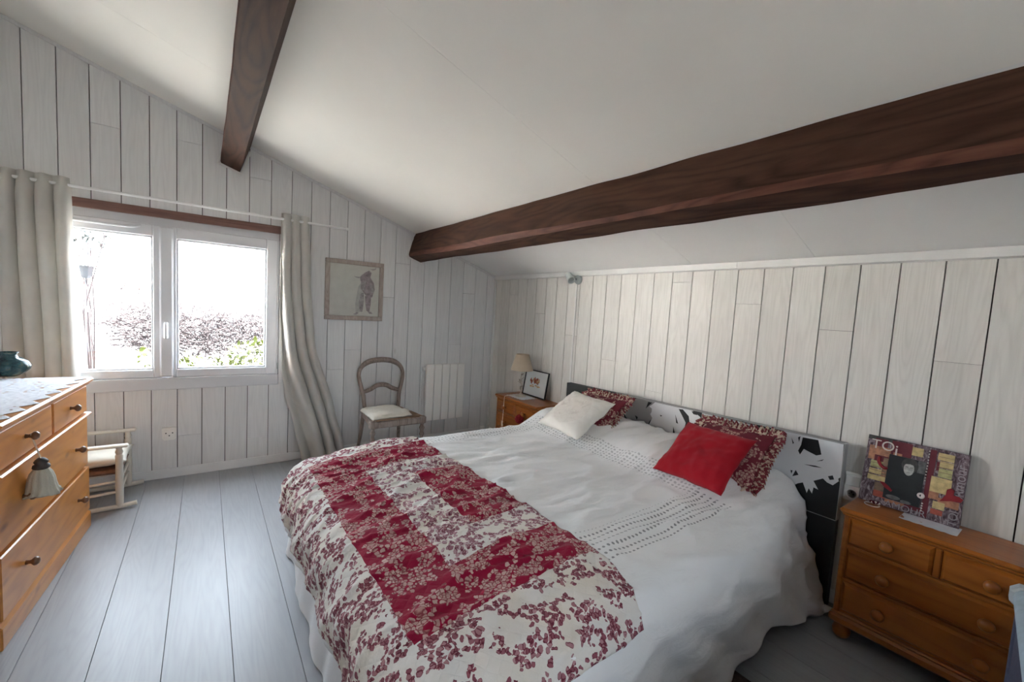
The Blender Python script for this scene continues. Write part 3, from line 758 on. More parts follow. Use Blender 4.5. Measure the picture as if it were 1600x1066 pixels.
def cushion_obj(name, mat, w, h, t, n=34, seed=0.0, parent=None, pull=.10, wr=.004):
    def P(a, b_, s):
        e = max(0., (1 - abs(a) ** 3.2)) ** .55 * max(0., (1 - abs(b_) ** 3.2)) ** .55
        x = a * w / 2 * (1 - pull * (1 - b_ * b_) * a * a * .7); y = b_ * h / 2 * (1 - pull * (1 - a * a) * b_ * b_ * .7)
        z = s * t / 2 * e + wr * (nz(a * 2.5 + seed, b_ * 2.5, s) + .6 * nz(a * 6 + seed, b_ * 6, s)) * (e > 0)
        return (x, y, z)
    m = MB()
    m.grid(n, n, lambda u, v: P(u * 2 - 1, v * 2 - 1, 1)); m.grid(n, n, lambda u, v: P(u * 2 - 1, v * 2 - 1, -1))
    o = m.build(name, mat, parent, smooth=True)
    bm = bmesh.new(); bm.from_mesh(o.data); bmesh.ops.remove_doubles(bm, verts=bm.verts, dist=.0008); bmesh.ops.recalc_face_normals(bm, faces=bm.faces); bm.to_mesh(o.data); bm.free()
    o.data.polygons.foreach_set('use_smooth', [True] * len(o.data.polygons))
    return o
rocker()

# ------------------------------------------------------------------ pine chests
def knob(par, p, r, mat, d=1.0):
    """knob sticking out along -x (local) times d"""
    prof = [(r * .55, 0), (r * .42, .010), (r * .5, .016), (r, .026), (r * .98, .034), (r * .6, .042), (.002, .044)]
    m = MB().lathe([(a, -b_ * d) for a, b_ in prof], 16, p, axis=0); return m.build('knob', mat, par, smooth=True)
def chest(label, y1, y0, depth, H):
    """front faces -x; local origin at wall, left end"""
    wd = y1 - y0
    r = thing('pine_chest', label, 'chest', (-.014, (y0 + y1) / 2, 0))
    h = wd / 2; X = -depth + .014; mt = 'pine_shaded'
    box('carcass', mt, r, X + .018, 0, -h + .012, h - .012, .085, H - .022, b=.004)
    m = MB(); m.box(X - .012, 0.0, -h - .006, h + .006, H - .024, H, b=.009); m.build('top_board', mt, r)
    MB().box(X - .002, 0, -h + .004, h - .004, H - .036, H - .023, b=.005).build('top_moulding', mt, r)
    m = MB(); m.box(X - .008, 0, -h - .002, h + .002, .07, .112, b=.010); m.box(X + .002, 0, -h + .006, h - .006, .11, .124, b=.005); m.build('plinth', mt, r)
    for s in (-1, 1):
        for x in (X + .035, -.04): MB().lathe([(.022, 0), (.034, .012), (.037, .035), (.030, .058), (.024, .072)], 16, (x, s * (h - .045), 0)).build('bun_foot', mt, r, smooth=SM)
    z2 = H - .045; z1 = z2 - .122; zb = .135; mid = (z1 - .022 + zb) / 2
    rows = [(-h + .034, -.012, z1, z2, 1), (.012, h - .034, z1, z2, 1), (-h + .034, h - .034, mid + .010, z1 - .020, 2), (-h + .034, h - .034, zb, mid - .010, 2)]
    for (a, b_, c, d, nk) in rows:
        dm = MB()
        q = .012       # raised bevelled front
        vs = [(X + .016, a, c), (X + .016, b_, c), (X + .016, b_, d), (X + .016, a, d), (X + .002, a + q, c + q), (X + .002, b_ - q, c + q), (X + .002, b_ - q, d - q), (X + .002, a + q, d - q),
              (X + .03, a, c), (X + .03, b_, c), (X + .03, b_, d), (X + .03, a, d)]
        dm.add(vs, [(4, 5, 6, 7), (0, 1, 5, 4), (1, 2, 6, 5), (2, 3, 7, 6), (3, 0, 4, 7), (8, 9, 1, 0), (9, 10, 2, 1), (10, 11, 3, 2), (11, 8, 0, 3), (11, 10, 9, 8)])
        dr = dm.build('drawer', mt, r)
        ks = [(a + b_) / 2] if nk == 1 else [a + (b_ - a) * .24, a + (b_ - a) * .76]
        for ky in ks: knob(dr, (X + .003, ky, (c + d) / 2), .024, mt)
    # corner posts
    for s in (-1, 1): box('corner_post', mt, r, X + .006, X + .03, s * (h - .034) if s < 0 else h - .034, s * (h - .010), .11, H - .03, b=.006)
    for z in (z1 - .010, mid): box('rail', mt, r, X + .010, X + .03, -h + .03, h - .03, z - .006, z + .006)
    box('divider', mt, r, X + .008, X + .03, -.010, .010, z1, z2, b=.003)
    return r
CR_H, CL_H = .625, .610
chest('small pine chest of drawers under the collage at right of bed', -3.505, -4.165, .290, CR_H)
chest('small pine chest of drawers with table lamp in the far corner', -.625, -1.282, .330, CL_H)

# ------------------------------------------------------------------ items on far chest
r = thing('table_lamp', 'small table lamp with beige fabric shade and metal leaf stem', 'lamp', (-.185, -.842, CL_H + .003))
MB().lathe([(.055, 0), (.056, .006), (.045, .012), (.018, .020), (.010, .03)], 20).build('base', 'lamp_metal', r, smooth=SM)
MB().tube(spline([(0, 0, .02), (.004, -.006, .10), (-.004, .004, .17), (.002, -.002, .245), (0, 0, .29)], 6), .0055, 8).build('stem', 'lamp_metal', r, smooth=True)
def leaf(mb, base, dirv, L, w, up=(0, 0, 1)):
    d = Vector(dirv).normalized(); s = d.cross(Vector(up)).normalized(); nn = s.cross(d); B = Vector(base); vs = []
    for i in range(6):
        t = i / 5; ww = w * math.sin(PI * (t * .92 + .06)); c = B + d * L * t + nn * (.18 * L * math.sin(PI * t))
        vs += [c - s * ww, c + nn * .1 * w, c + s * ww]
    fs = [(3 * i + j, 3 * i + j + 1, 3 * i + j + 4, 3 * i + j + 3) for i in range(5) for j in range(2)]
    mb.add(vs, fs)
for z, a, L in ((.075, -1.9, .06), (.13, 1.5, .055), (.16, -1.0, .05), (.115, 2.6, .05), (.205, -1.6, .045), (.06, .6, .05)):
    m = MB(); leaf(m, (0, 0, z), (math.cos(a), math.sin(a), .9), L, .016); o = m.build('metal_leaf', 'leaf_metal', r, smooth=True); o.modifiers.new('t', 'SOLIDIFY').thickness = .0015
o = MB().lathe([(.108, .262), (.106, .262), (.060, .420), (.058, .420), (.060, .4205), (.0625, .42), (.108, .2625)], 28).build('shade', 'shade_cloth', r, smooth=SM)
bpy.data.objects.remove(o)
m = MB(); n = 32
vs = [(rr * math.cos(2 * PI * k / n), rr * math.sin(2 * PI * k / n), z) for rr, z in ((.112, .262), (.064, .420), (.061, .420), (.109, .262)) for k in range(n)]
m.add(vs, [(i * n + k, i * n + (k + 1) % n, ((i + 1) % 4) * n + (k + 1) % n, ((i + 1) % 4) * n + k) for i in range(4) for k in range(n)])
m.build('shade', 'shade_cloth', r, smooth=SM)
MB().sphere((0, 0, .325), (.024, .024, .035)).build('bulb', 'socket_white', r, smooth=True)
cordp = spline([(-.04, .03, .006), (-.10, .06, .003), (-.150, .045, .004), (-.171, .03, -.01), (-.176, .028, -.12), (-.178, .03, -.22), (-.178, .034, -.30)], 8)
MB().tube(cordp, .0032, 6).build('power_cord', 'cord', r, smooth=True)
MB().box(-.187, -.170, .022, .042, -.295, -.238, b=.006).build('cord_switch', 'cord', r)
# doily under lamp
o = MB().grid(24, 16, lambda u, v: (-.185 + (v - .5) * .19 + .006 * math.sin(u * 40), -.86 + (u - .5) * .26 + .006 * math.sin(v * 30), CL_H + .0008 + .0008 * (nz(u * 5, v * 5) + 1))).build('doily', 'lace_white', None, smooth=True)
tag(o, 'white lace doily under the table lamp', 'doily')
# leaning framed picture
def lean_frame(name, label, y_l, y_r, zb, H, xb, xt, fw, th, framemat):
    wd = y_l - y_r; r = thing(name, label, 'picture', (xb, (y_l + y_r) / 2, zb)); ang = math.asin((xt - xb) / H)
    r.rotation_euler = (0, ang, 0)      # lean back towards +x
    if framemat:
        for (a, b_, c, d) in ((-wd / 2, wd / 2, H - fw, H), (-wd / 2, wd / 2, 0, fw), (-wd / 2, -wd / 2 + fw, fw, H - fw), (wd / 2 - fw, wd / 2, fw, H - fw)):
            MB().box(-th, 0, a, b_, c, d, b=.002).build('frame_bar', framemat, r)
    return r, wd
r, wd = lean_frame('leaning_picture', 'black-framed print of autumn trees leaning on wall beside the lamp', -.722, -1.078, CL_H + .001, .262, -.060, -.020, .010, .016, 'black')
pnl = box('print', 'art_mat', r, -.009, -.003, -wd / 2 + .008, wd / 2 - .008, .008, .254)
rnd = random.Random(5)
def blob(cx, cz, a, b_, n=9, j=.35):
    return [(cx + a * math.cos(2 * PI * k / n) * (1 + rnd.uniform(-j, j)), cz + b_ * math.sin(2 * PI * k / n) * (1 + rnd.uniform(-j, j))) for k in range(n)]
for i in range(30):
    t = rnd.random(); cy = .085 - .17 * t + rnd.uniform(-.02, .02); cz = .150 + rnd.uniform(-.028, .03) * (1 - .5 * abs(t - .4)) + .004 * t
    MB().prism(blob(cy, cz, rnd.uniform(.006, .013), rnd.uniform(.008, .018)), 0, -.0096 - .0002 * (i % 6), -.0089).build('painted_leaf', rnd.choice(['art_rust', 'art_rust', 'art_ochre']), pnl)
for i in range(8):
    MB().prism(blob(.07 - .13 * rnd.random(), .105 + rnd.uniform(-.01, .008), .02, .006), 0, -.0093 - .0002 * (i % 4), -.0089).build('painted_ground', 'art_ochre', pnl)
# pompom on drawer knob
r = thing('red_pompom', 'deep red yarn pompom hanging on the far chest of drawers', 'pompom', (-.378, -1.098, .465))
m = MB(); rnd = random.Random(3)
g = MB().sphere((0, 0, 0), .040, 22, 16)
m.add([tuple(c * (1 + rnd.uniform(-.10, .10)) for c in p) for p in g.v], g.f); m.build('yarn_ball', 'pompom_red', r, smooth=False)
MB().tube([(0, 0, .035), (.012, -.004, .075)], .002, 5).build('hanging_loop', 'pompom_red', r)

# ------------------------------------------------------------------ items on right chest
BY0, BW, BH = -3.512, .348, .322
r, wd = lean_frame('collage_board', 'maroon mixed-media collage board with a black-and-white portrait, lettered TOi', BY0, BY0 - BW, CR_H + .001, BH, -.088, -.036, 0, 0, None)
brd = box('board', 'collage_border', r, -.0, .018, -BW / 2, BW / 2, 0, BH, b=.002)
U = lambda u, v: (BW / 2 - u * BW, BH - v * BH)
lay = [0]
def piece(name, mat, P, lift=.0):
    lay[0] += 1; d = .0004 + .0001 * lay[0] + lift
    return MB().prism([U(*p) for p in P], 0, -d, .0002).build(name, mat, brd)
def rect(a, b_, c, d, sk=0.0): return [(a, c), (b_, c + sk), (b_, d + sk), (a, d)]
piece('paper_patch', 'photo_hair', rect(.0, .30, .0, .06)); piece('paper_patch', 'maroon', rect(.08, .22, .03, .17))
piece('paper_patch', 'salmon', rect(.03, .26, .15, .36)); piece('paper_patch', 'maroon', rect(.10, .25, .28, .44))
piece('paper_patch', 'patch_brown', rect(.20, .255, .30, .60)); piece('paper_patch', 'maroon', rect(.26, .47, .02, .24))
piece('paper_patch', 'patch_yellow', rect(.47, .58, .05, .17)); piece('paper_patch', 'maroon', rect(.645, .705, .03, .98))
for (a, b_, c, d, mt) in ((.72, .87, .05, .15, 'patch_yellow'), (.745, .87, .16, .25, 'patch_yellow'), (.745, .87, .26, .38, 'patch_green'), (.69, .88, .39, .60, 'patch_yellow'), (.69, .78, .60, .70, 'salmon'), (.78, .97, .66, .76, 'salmon'), (.74, .85, .72, .82, 'patch_yellow'), (.73, .84, .83, .90, 'orange_red'), (.72, .745, .18, .30, 'maroon')): piece('paper_patch', mt, rect(a, b_, c, d))
for (a, b_, c, d, mt) in ((.07, .20, .37, .47, 'patch_green'), (.065, .20, .49, .57, 'patch_yellow'), (.06, .25, .585, .66, 'patch_yellow'), (.15, .25, .68, .80, 'patch_brown'), (.15, .28, .80, .89, 'orange_red'), (.28, .48, .885, .925, 'salmon'), (.48, .64, .875, .93, 'maroon'), (.29, .38, .19, .23, 'salmon')): piece('paper_patch', mt, rect(a, b_, c, d))
for i in range(4): piece('printed_line', 'patch_brown', rect(.07, .20, .40 + i * .055, .407 + i * .055)); piece('printed_line', 'patch_brown', rect(.73, .87, .10 + i * .07, .106 + i * .07))
for i in range(3): piece('printed_line', 'salmon', rect(.20, .25, .47 + i * .045, .485 + i * .045))
ph = piece('portrait_photo', 'photo_dark', rect(.255, .625, .225, .875), .001)
piece('portrait_photo', 'photo_grey', rect(.55, .625, .23, .40), .001)
el = lambda cu, cv, a, b_, n=18: [(cu + a * math.cos(2 * PI * k / n), cv + b_ * math.sin(2 * PI * k / n)) for k in range(n)]
piece('portrait_hair', 'photo_hair', el(.475, .325, .085, .105), .001)
piece('portrait_shoulders', 'photo_dark', [(.31, .86), (.34, .62), (.42, .50), (.53, .50), (.60, .60), (.62, .86)], .001)
piece('portrait_face', 'photo_skin', el(.470, .375, .052, .098), .001)
piece('portrait_shadow', 'photo_mid', [(.428, .335), (.462, .345), (.462, .362), (.432, .358)], .001); piece('portrait_shadow', 'photo_mid', [(.480, .345), (.512, .338), (.508, .360), (.482, .362)], .001)
piece('portrait_shadow', 'photo_mid', [(.450, .425), (.492, .423), (.485, .434), (.456, .435)], .001)
piece('portrait_fringe', 'photo_hair', [(.405, .36), (.41, .27), (.45, .235), (.50, .24), (.535, .29), (.53, .37), (.515, .315), (.475, .305), (.435, .315)], .001)
piece('portrait_hand', 'photo_grey', el(.36, .835, .075, .030), .001); piece('portrait_hand', 'photo_grey', el(.49, .855, .055, .024), .001)
def curved(name, mat, P, rad, lift=.003):
    return MB().tube(spline([(-lift, *U(*p)) for p in P], 6), rad, 6).build(name, mat, brd, smooth=True)
curved('red_ribbon_loop', 'deep_red', [(.155, .30), (.15, .36), (.18, .42), (.23, .45), (.25, .43)], .007)
piece('red_lips', 'deep_red', [(.20, .655), (.25, .655), (.30, .69), (.345, .74), (.33, .765), (.26, .725)], .003)
piece('red_heart', 'deep_red', [(.80, .70), (.845, .60), (.85, .52), (.885, .49), (.915, .51), (.915, .575), (.96, .575), (1.0, .60), (.985, .645), (.90, .66)], .006)
for i in range(11): p = U(.637, .06 + i * .042); MB().sphere((-.004, *p), .0030, 8, 5).build('pearl', 'pearl', brd, smooth=True)
for i in range(4): p = U(.648, .80 + i * .034); MB().sphere((-.005, *p), .0036, 8, 5).build('pearl', 'pearl', brd, smooth=True)
p = U(.625, .70); MB().lathe([(.006, -.002), (.013, -.004), (.0135, -.007), (.008, -.008), (.005, -.005)], 16, (0, *p), axis=0).build('metal_ring', 'pearl', brd, smooth=True)
# lettering: text faces -x ; local text x -> -y, text y -> +z
def tmat(u, v, rot=0.0, d=.006):
    p = U(u, v)
    B = Matrix(((0, 0, -1, -d), (-1, 0, 0, p[0]), (0, 1, 0, p[1]), (0, 0, 0, 1)))
    return B @ Matrix.Rotation(rot, 4, 'Z')
text('lettering', 'TO', .062, 'letter_cream', brd, tmat(.045, .185)); text('lettering', 'i', .070, 'letter_cream', brd, tmat(.295, .225))
text('lettering', 'AMOUR', .040, 'letter_grey', brd, tmat(.285, .985)); text('lettering', 'TOI', .040, 'letter_grey', brd, tmat(.975, .985, PI / 2) )
text('lettering', 'Amour', .050, 'letter_grey', brd, tmat(.99, .60, PI / 2))
o = MB().grid(40, 14, lambda u, v: (-.185 + .115 * v - .006 * abs(math.sin(u * PI * 5)) * (1 - v), -3.684 - .185 * u, CR_H + .0008 + .0006 * (1 + nz(u * 6, v * 5)))).build('doily', 'lace_runner', None, smooth=True)
tag(o, 'white lace doily under the collage board', 'doily')
r = thing('bead_bracelet', 'small dark beaded bracelet beside the collage board', 'bracelet', (-.125, -3.575, CR_H))
MB().tube([(.028 * math.cos(k * PI / 14), .028 * math.sin(k * PI / 14), .0028) for k in range(29)], .0024, 6, cap=False).build('ring', 'pearl', r, smooth=True)
for i in range(9):
    a = i * .7; MB().sphere((.004 * math.cos(a) + .02, -.010 + .004 * i - .01, .009 + .003 * (i % 2)), .0055, 8, 6).build('bead', 'bead_dark' if i % 3 else 'pearl', r, smooth=True)

# ------------------------------------------------------------------ big dresser at left
def dresser():
    ang = -math.atan2(.08, 1.08)
    r = thing('pine_dresser', 'large orange pine dresser with round knobs, left of the room', 'dresser', (-3.283, -.665, 0), ang)
    # local: front plane x=0 facing +x, runs from y=0 to y=-WD
    WD, D, H = 1.075, .475, .912; mt = 'pine'
    box('carcass', mt, r, -D, -.022, -WD + .010, -.010, .09, H - .03, b=.004)
    box('top_board', mt, r, -D, .026, -WD - .02, .020, H - .026, H, b=.009)
    box('top_moulding', mt, r, -D, .010, -WD - .006, .006, H - .042, H - .025, b=.006)
    m = MB(); m.box(-D, .006, -WD - .004, .004, 0, .092, b=.004); m.prism([(-.03, .09), (.006, .09), (-.012, .108), (-.03, .108)], 1, -WD, 0); m.build('plinth', mt, r)
    MB().box(-.04, .018, -WD - .008, .008, .690, .706, b=.006).build('ledge_moulding', mt, r)
    rows = [(-.505, -.012, .712, .868, 1, .0), (-WD + .012, -.525, .712, .868, 1, .0), (-WD + .012, -.010, .392, .684, 2, .0), (-WD + .008, -.006, .112, .376, 2, .004)]
    for (a, b_, c, d, nk, px) in rows:
        dr = MB().box(-.03, px, a, b_, c, d, b=.005).build('drawer', mt, r)
        ks = [(a + b_) / 2 - .02] if nk == 1 else [b_ - .20, a + .21]
        for ky in ks: knob(dr, (px, ky, (c + d) / 2), .0185, 'bronze_knob', -1.0)
    return r
DR = dresser()
DM = Matrix.Translation((-3.283, -.665, 0)) @ Matrix.Rotation(-math.atan2(.08, 1.08), 4, 'Z')
# runner
def run(u, v):
    x = .020 - u * .45; y = .010 - v * 1.07
    if u < .14: x -= .045 * abs(((v * 8) % 1) - .5) * 2 * (1 - u / .14)
    p = DM @ Vector((x, y, .9135 + .0012 * (1 + nz(u * 7, v * 14)))); return tuple(p)
o = MB().grid(40, 161, run).build('lace_runner', 'lace_runner', None, smooth=True); o.modifiers.new('t', 'SOLIDIFY').thickness = .001
tag(o, 'white lace runner with pointed edge covering the dresser top', 'runner')
# vase
vp = Vector((-3.62, -.56, .9165))
r = thing('ceramic_vase', 'small squat teal glazed vase on the dresser', 'vase', vp)
MB().lathe([(.040, 0), (.062, .012), (.088, .040), (.093, .062), (.080, .088), (.052, .106), (.040, .114), (.038, .126), (.046, .136), (.043, .138), (.034, .126), (.034, .10), (.01, .09)], 28, (0, 0, 0)).build('body', 'vase_glaze', r, smooth=True)
# tassel hanging from a drawer knob
kp = DM @ Vector((.018, -.82, .79))
r = thing('curtain_tassel', 'cream bell-shaped tassel hanging from the dresser drawer knob', 'tassel', kp)
MB().tube(spline([(0, .004, .012), (.012, .007, -.04), (.028, .002, -.105)], 5), .0018, 5).tube(spline([(0, -.004, .012), (.012, -.005, -.04), (.028, -.001, -.105)], 5), .0018, 5).build('cord_loop', 'tassel_wool', r)
MB().lathe([(.010, .0), (.019, -.008), (.024, -.018), (.019, -.026), (.027, -.032), (.029, -.042), (.022, -.050)], 18, (.028, 0, -.100)).build('cap', 'tassel_cap', r, smooth=True)
m = MB(); n = 48; vs = []
prof = [(.022, -.145), (.034, -.165), (.041, -.19), (.044, -.215), (.050, -.240), (.062, -.258)]
for rr, z in prof:
    for k in range(n):
        a = 2 * PI * k / n; q = rr * (1 + .07 * math.sin(a * 12) * (z < -.15)); vs.append((.028 + q * math.cos(a), q * math.sin(a), z + .006 * math.sin(a * 3) * (z < -.25)))
m.add(vs, [(i * n + k, i * n + (k + 1) % n, (i + 1) * n + (k + 1) % n, (i + 1) * n + k) for i in range(len(prof) - 1) for k in range(n)] + [tuple(range((len(prof) - 1) * n, len(prof) * n))])
m.build('skirt', 'tassel_wool', r, smooth=True)
MB().lathe([(.03, -.255), (.034, -.268), (.02, -.272)], 14, (.028, 0, 0)).build('lining', 'leaf_metal', r, smooth=True)

# ------------------------------------------------------------------ bed
bed = thing('double_bed', 'wide double bed with black and white printed headboard', 'bed', (0, 0, 0))
# headboard
HT = lambda y: .838 + (-1.381 - y) / 2.05 * .0356
hbm = MB().prism([(-3.431, 0.0), (-1.381, 0.0), (-1.381, HT(-1.381)), (-3.431, HT(-3.431))], 0, -.080, -.032)
hb = hbm.build('headboard', 'black', bed)
MB().box(-.0806, -.034, -3.4335, -3.4305, .47, HT(-3.431), b=.0).build('edge_band', 'edge_grey', hb)
MB().prism([(-3.431, HT(-3.431)), (-1.93, HT(-1.93)), (-1.93, HT(-1.93) + .003), (-3.431, HT(-3.431) + .003)], 0, -.081, -.034).build('edge_band', 'edge_grey', hb)
MB().box(-.0815, -.079, -3.43, -1.382, .468, .472).build('panel_joint', 'edge_grey', hb)
PG = [[(-1.938, 0.849), (-1.981, 0.804), (-2.009, 0.791), (-1.993, 0.753), (-1.985, 0.72), (-2.042, 0.703), (-2.073, 0.673), (-2.166, 0.644), (-2.252, 0.644), (-2.271, 0.704), (-2.315, 0.757), (-2.284, 0.778), (-2.286, 0.803), (-2.272, 0.828), (-2.306, 0.853)]]
PWH = [[(-2.306, 0.853), (-2.454, 0.855), (-2.527, 0.857), (-2.597, 0.858), (-2.655, 0.828), (-2.673, 0.781), (-2.666, 0.715), (-2.623, 0.664), (-2.562, 0.646), (-2.49, 0.639), (-2.413, 0.645), (-2.35, 0.649), (-2.266, 0.67), (-2.293, 0.734), (-2.274, 0.758), (-2.284, 0.778), (-2.283, 0.802), (-2.26, 0.812)], [(-3.15, 0.868), (-3.267, 0.87), (-3.427, 0.872), (-3.430, 0.787), (-3.430, 0.676), (-3.424, 0.677), (-3.402, 0.648), (-3.376, 0.654), (-3.357, 0.668), (-3.316, 0.64), (-3.342, 0.601), (-3.32, 0.606), (-3.316, 0.57), (-3.299, 0.593), (-3.292, 0.564), (-3.269, 0.614), (-3.247, 0.601), (-3.217, 0.573), (-3.162, 0.586), (-3.035, 0.62), (-3.1, 0.71), (-3.069, 0.712), (-3.111, 0.748), (-3.074, 0.765), (-3.137, 0.795), (-3.12, 0.817), (-3.064, 0.808), (-3.128, 0.836)]]
PLI = [[(-2.665, 0.858), (-3.003, 0.862), (-2.993, 0.828), (-2.998, 0.725), (-2.82, 0.708), (-2.693, 0.71), (-2.675, 0.801), (-2.664, 0.83)]]
PBL = [[(-2.065, 0.847), (-2.102, 0.841), (-2.142, 0.852), (-2.129, 0.834), (-2.094, 0.827), (-2.075, 0.834)], [(-2.232, 0.791), (-2.249, 0.845), (-2.282, 0.845), (-2.259, 0.821)], [(-2.141, 0.719), (-2.168, 0.711), (-2.161, 0.687)], [(-2.496, 0.847), (-2.528, 0.85), (-2.574, 0.815), (-2.585, 0.772), (-2.553, 0.737), (-2.557, 0.765), (-2.533, 0.798)], [(-2.591, 0.852), (-2.625, 0.857), (-2.634, 0.836), (-2.606, 0.836)], [(-2.474, 0.804), (-2.502, 0.744), (-2.487, 0.747)], [(-2.467, 0.715), (-2.487, 0.666), (-2.469, 0.668)], [(-2.552, 0.743), (-2.615, 0.753), (-2.569, 0.715)], [(-2.354, 0.772), (-2.374, 0.771), (-2.363, 0.762)], [(-2.767, 0.849), (-2.784, 0.847), (-2.775, 0.813), (-2.763, 0.814)], [(-2.746, 0.825), (-2.755, 0.825), (-2.752, 0.801)], [(-3.245, 0.858), (-3.317, 0.863), (-3.338, 0.791), (-3.316, 0.779), (-3.28, 0.789), (-3.256, 0.797), (-3.241, 0.761), (-3.23, 0.779), (-3.241, 0.814)], [(-3.191, 0.843), (-3.206, 0.815), (-3.201, 0.808)], [(-3.223, 0.852), (-3.234, 0.861), (-3.23, 0.827)], [(-3.229, 0.67), (-3.245, 0.648), (-3.216, 0.63)], [(-3.377, 0.687), (-3.397, 0.699), (-3.405, 0.68), (-3.387, 0.671)], [(-3.422, 0.691), (-3.430, 0.7), (-3.430, 0.677), (-3.425, 0.677)], [(-3.264, 0.714), (-3.317, 0.724), (-3.348, 0.722), (-3.309, 0.715)], [(-3.204, 0.661), (-3.215, 0.662), (-3.21, 0.642)], [(-3.319, 0.749), (-3.352, 0.77), (-3.344, 0.759)]]
def clampz(P): return [(y, min(z, HT(y) - .0005)) for y, z in P]
for P in PG: MB().prism(clampz(P), 0, -.0806, -.0795).build('print_shape', 'print_grey', hb)
for P in PWH: MB().prism(clampz(P), 0, -.0809, -.0795).build('print_shape', 'print_white', hb)
for P in PLI: MB().prism(clampz(P), 0, -.0808, -.0795).build('print_shape', 'print_light', hb)
for P in PBL: MB().prism(clampz(P), 0, -.0813, -.0795).build('print_shape', 'print_black', hb)
box('bed_base', 'mattress_white', bed, -2.26, -.085, -3.27, -1.53, .06, .30, b=.02)
box('mattress', 'mattress_white', bed, -2.25, -.085, -3.26, -1.54, .30, .50, b=.04)
# gathered valance round foot and both sides
def valance():
    path = [(-1.2, -3.29), (-2.22, -3.29)] + [(-2.22 - .09 * math.sin(a), -3.20 - .09 * math.cos(a)) for a in (.4, .8, 1.2)] + [(-2.31, -3.18), (-2.31, -1.60)] + [(-2.22 - .09 * math.cos(a), -1.59 + .09 * math.sin(a)) for a in (.4, .8, 1.2)] + [(-2.22, -1.50), (-1.2, -1.50)]
    L = [0]
    for a, b_ in zip(path[:-1], path[1:]): L.append(L[-1] + math.hypot(b_[0] - a[0], b_[1] - a[1]))
    def at(s):
        for i in range(len(path) - 1):
            if s <= L[i + 1] + 1e-9:
                t = (s - L[i]) / (L[i + 1] - L[i]); a, b_ = path[i], path[i + 1]
                d = Vector((b_[0] - a[0], b_[1] - a[1])).normalized(); return a[0] + (b_[0] - a[0]) * t, a[1] + (b_[1] - a[1]) * t, Vector((d.y, -d.x))
    def fn(u, v):
        x, y, n_ = at(u * L[-1]); s = u * L[-1]
        k = v * (.012 * math.sin(s * 19 + 5 * nz(s * 1.7, 0)) + .030 * v ** .7 + .030 * nz(s * 3.1, v * .6) + .012 * nz(s * 9, v))
        n_ = -n_
        return (x + n_.x * k * -1 * -1, y + n_.y * k, .40 - v * .392)
    return fn, L
fn, L = valance()
o = MB().grid(520, 24, fn).build('valance', 'skirt_white', bed, smooth=True, fix=False)

XF, YN, YF = -2.20, -3.20, -1.60
def topz(x, y):
    z = .560 - .050 * sst(-1.75, -2.25, x)
    edge = sst(-3.30, -2.96, y) * sst(-1.40, -1.62, y)
    pil = sst(-.74, -.42, x)
    z += .115 * pil * (.05 + .95 * edge) + .02 * pil * nz(x * 3, y * 2.2, 4) - .012 * sst(-.25, -.09, x)
    # slight dip between the two pillows
    z -= .018 * pil * math.exp(-((y + 2.42) / .12) ** 2)
    return z
def drape(px, py, lift, RN, RF, RX, rip, seed, flare=.05):
    YNx = YN + .11 * sst(-.75, -.15, px)
    dx = max(0., XF - px); dyn = max(0., YNx - py); dyf = max(0., py - YF)
    dy = dyn if dyn > 0 else dyf; sgn = -1 if dyn > 0 else 1
    bx, by = max(px, XF), min(max(py, YNx), YF)
    r = math.hypot(dx, dy); z0 = topz(bx, by) + lift
    def ridge(a, b_): return 1 - abs(nz(a, b_)) * 2.2
    wr = .006 * nz(px * 4 + seed, py * 7) + .004 * nz(px * 9 + seed, py * 13) + .015 * max(0, ridge(px * 2.2 + 2 * py + 5, py * 5.5 - px * .8)) ** 3 + .010 * max(0, ridge(px * 1.6 + 9, py * 12 + px * 2)) ** 4
    if r < 1e-6: return (px, py, z0 + wr)
    Ry = RN if dyn > 0 else RF
    R = (RX * dx + Ry * dy) / (dx + dy) + lift
    nx, ny = -dx / r, sgn * dy / r
    if r < R * PI / 2: a = r / R; h = R * math.sin(a); v = R * (1 - math.cos(a))
    else: e = r - R * PI / 2; h = R + e * (flare + (.32 * sst(-.75, -.15, px) if dyn > 0 else 0)); v = R + e
    per = (px * .9 + py * .9) if dx * dy == 0 else (px - py) * 1.2
    amp = rip * sst(.08, .45, r)
    h += amp * (math.sin(per * 24 + 3.5 * nz(per * 2 + seed, 1.0)) * .6 + 1.2 * nz(per * 5 + seed, r * 2)) + wr * .7
    return (bx + nx * h, by + ny * h, z0 - v + wr * .6)
# duvet
def duv():
    X0, X1 = -.092, XF - .36
    def hem_n(px): return .61 + .05 * nz(px * 2.2, 7.0) + .09 * sst(-.6, -.1, px) - .02 * sst(-1.0, -.6, px)
    def fn(u, v, uvq=False):
        px = X0 + (X1 - X0) * u
        pN = YN - hem_n(px); pF = YF + .36
        py = pN + (pF - pN) * v
        if uvq: return (px, py)
        x, y, z = drape(px, py, 0.0, .185, .14, .14, .020, 0.0, .035)
        return (x, y, max(z, .012))
    return MB().grid(190, 190, lambda u, v: fn(u, v), lambda u, v: fn(u, v, True))
o = duv().build('duvet', 'duvet_cotton', None, smooth=True, fix=False)
md = o.modifiers.new('thick', 'SOLIDIFY'); md.thickness = .010; md.offset = -1
tag(o, 'white cotton duvet with eyelet embroidery bands covering the bed', 'duvet')
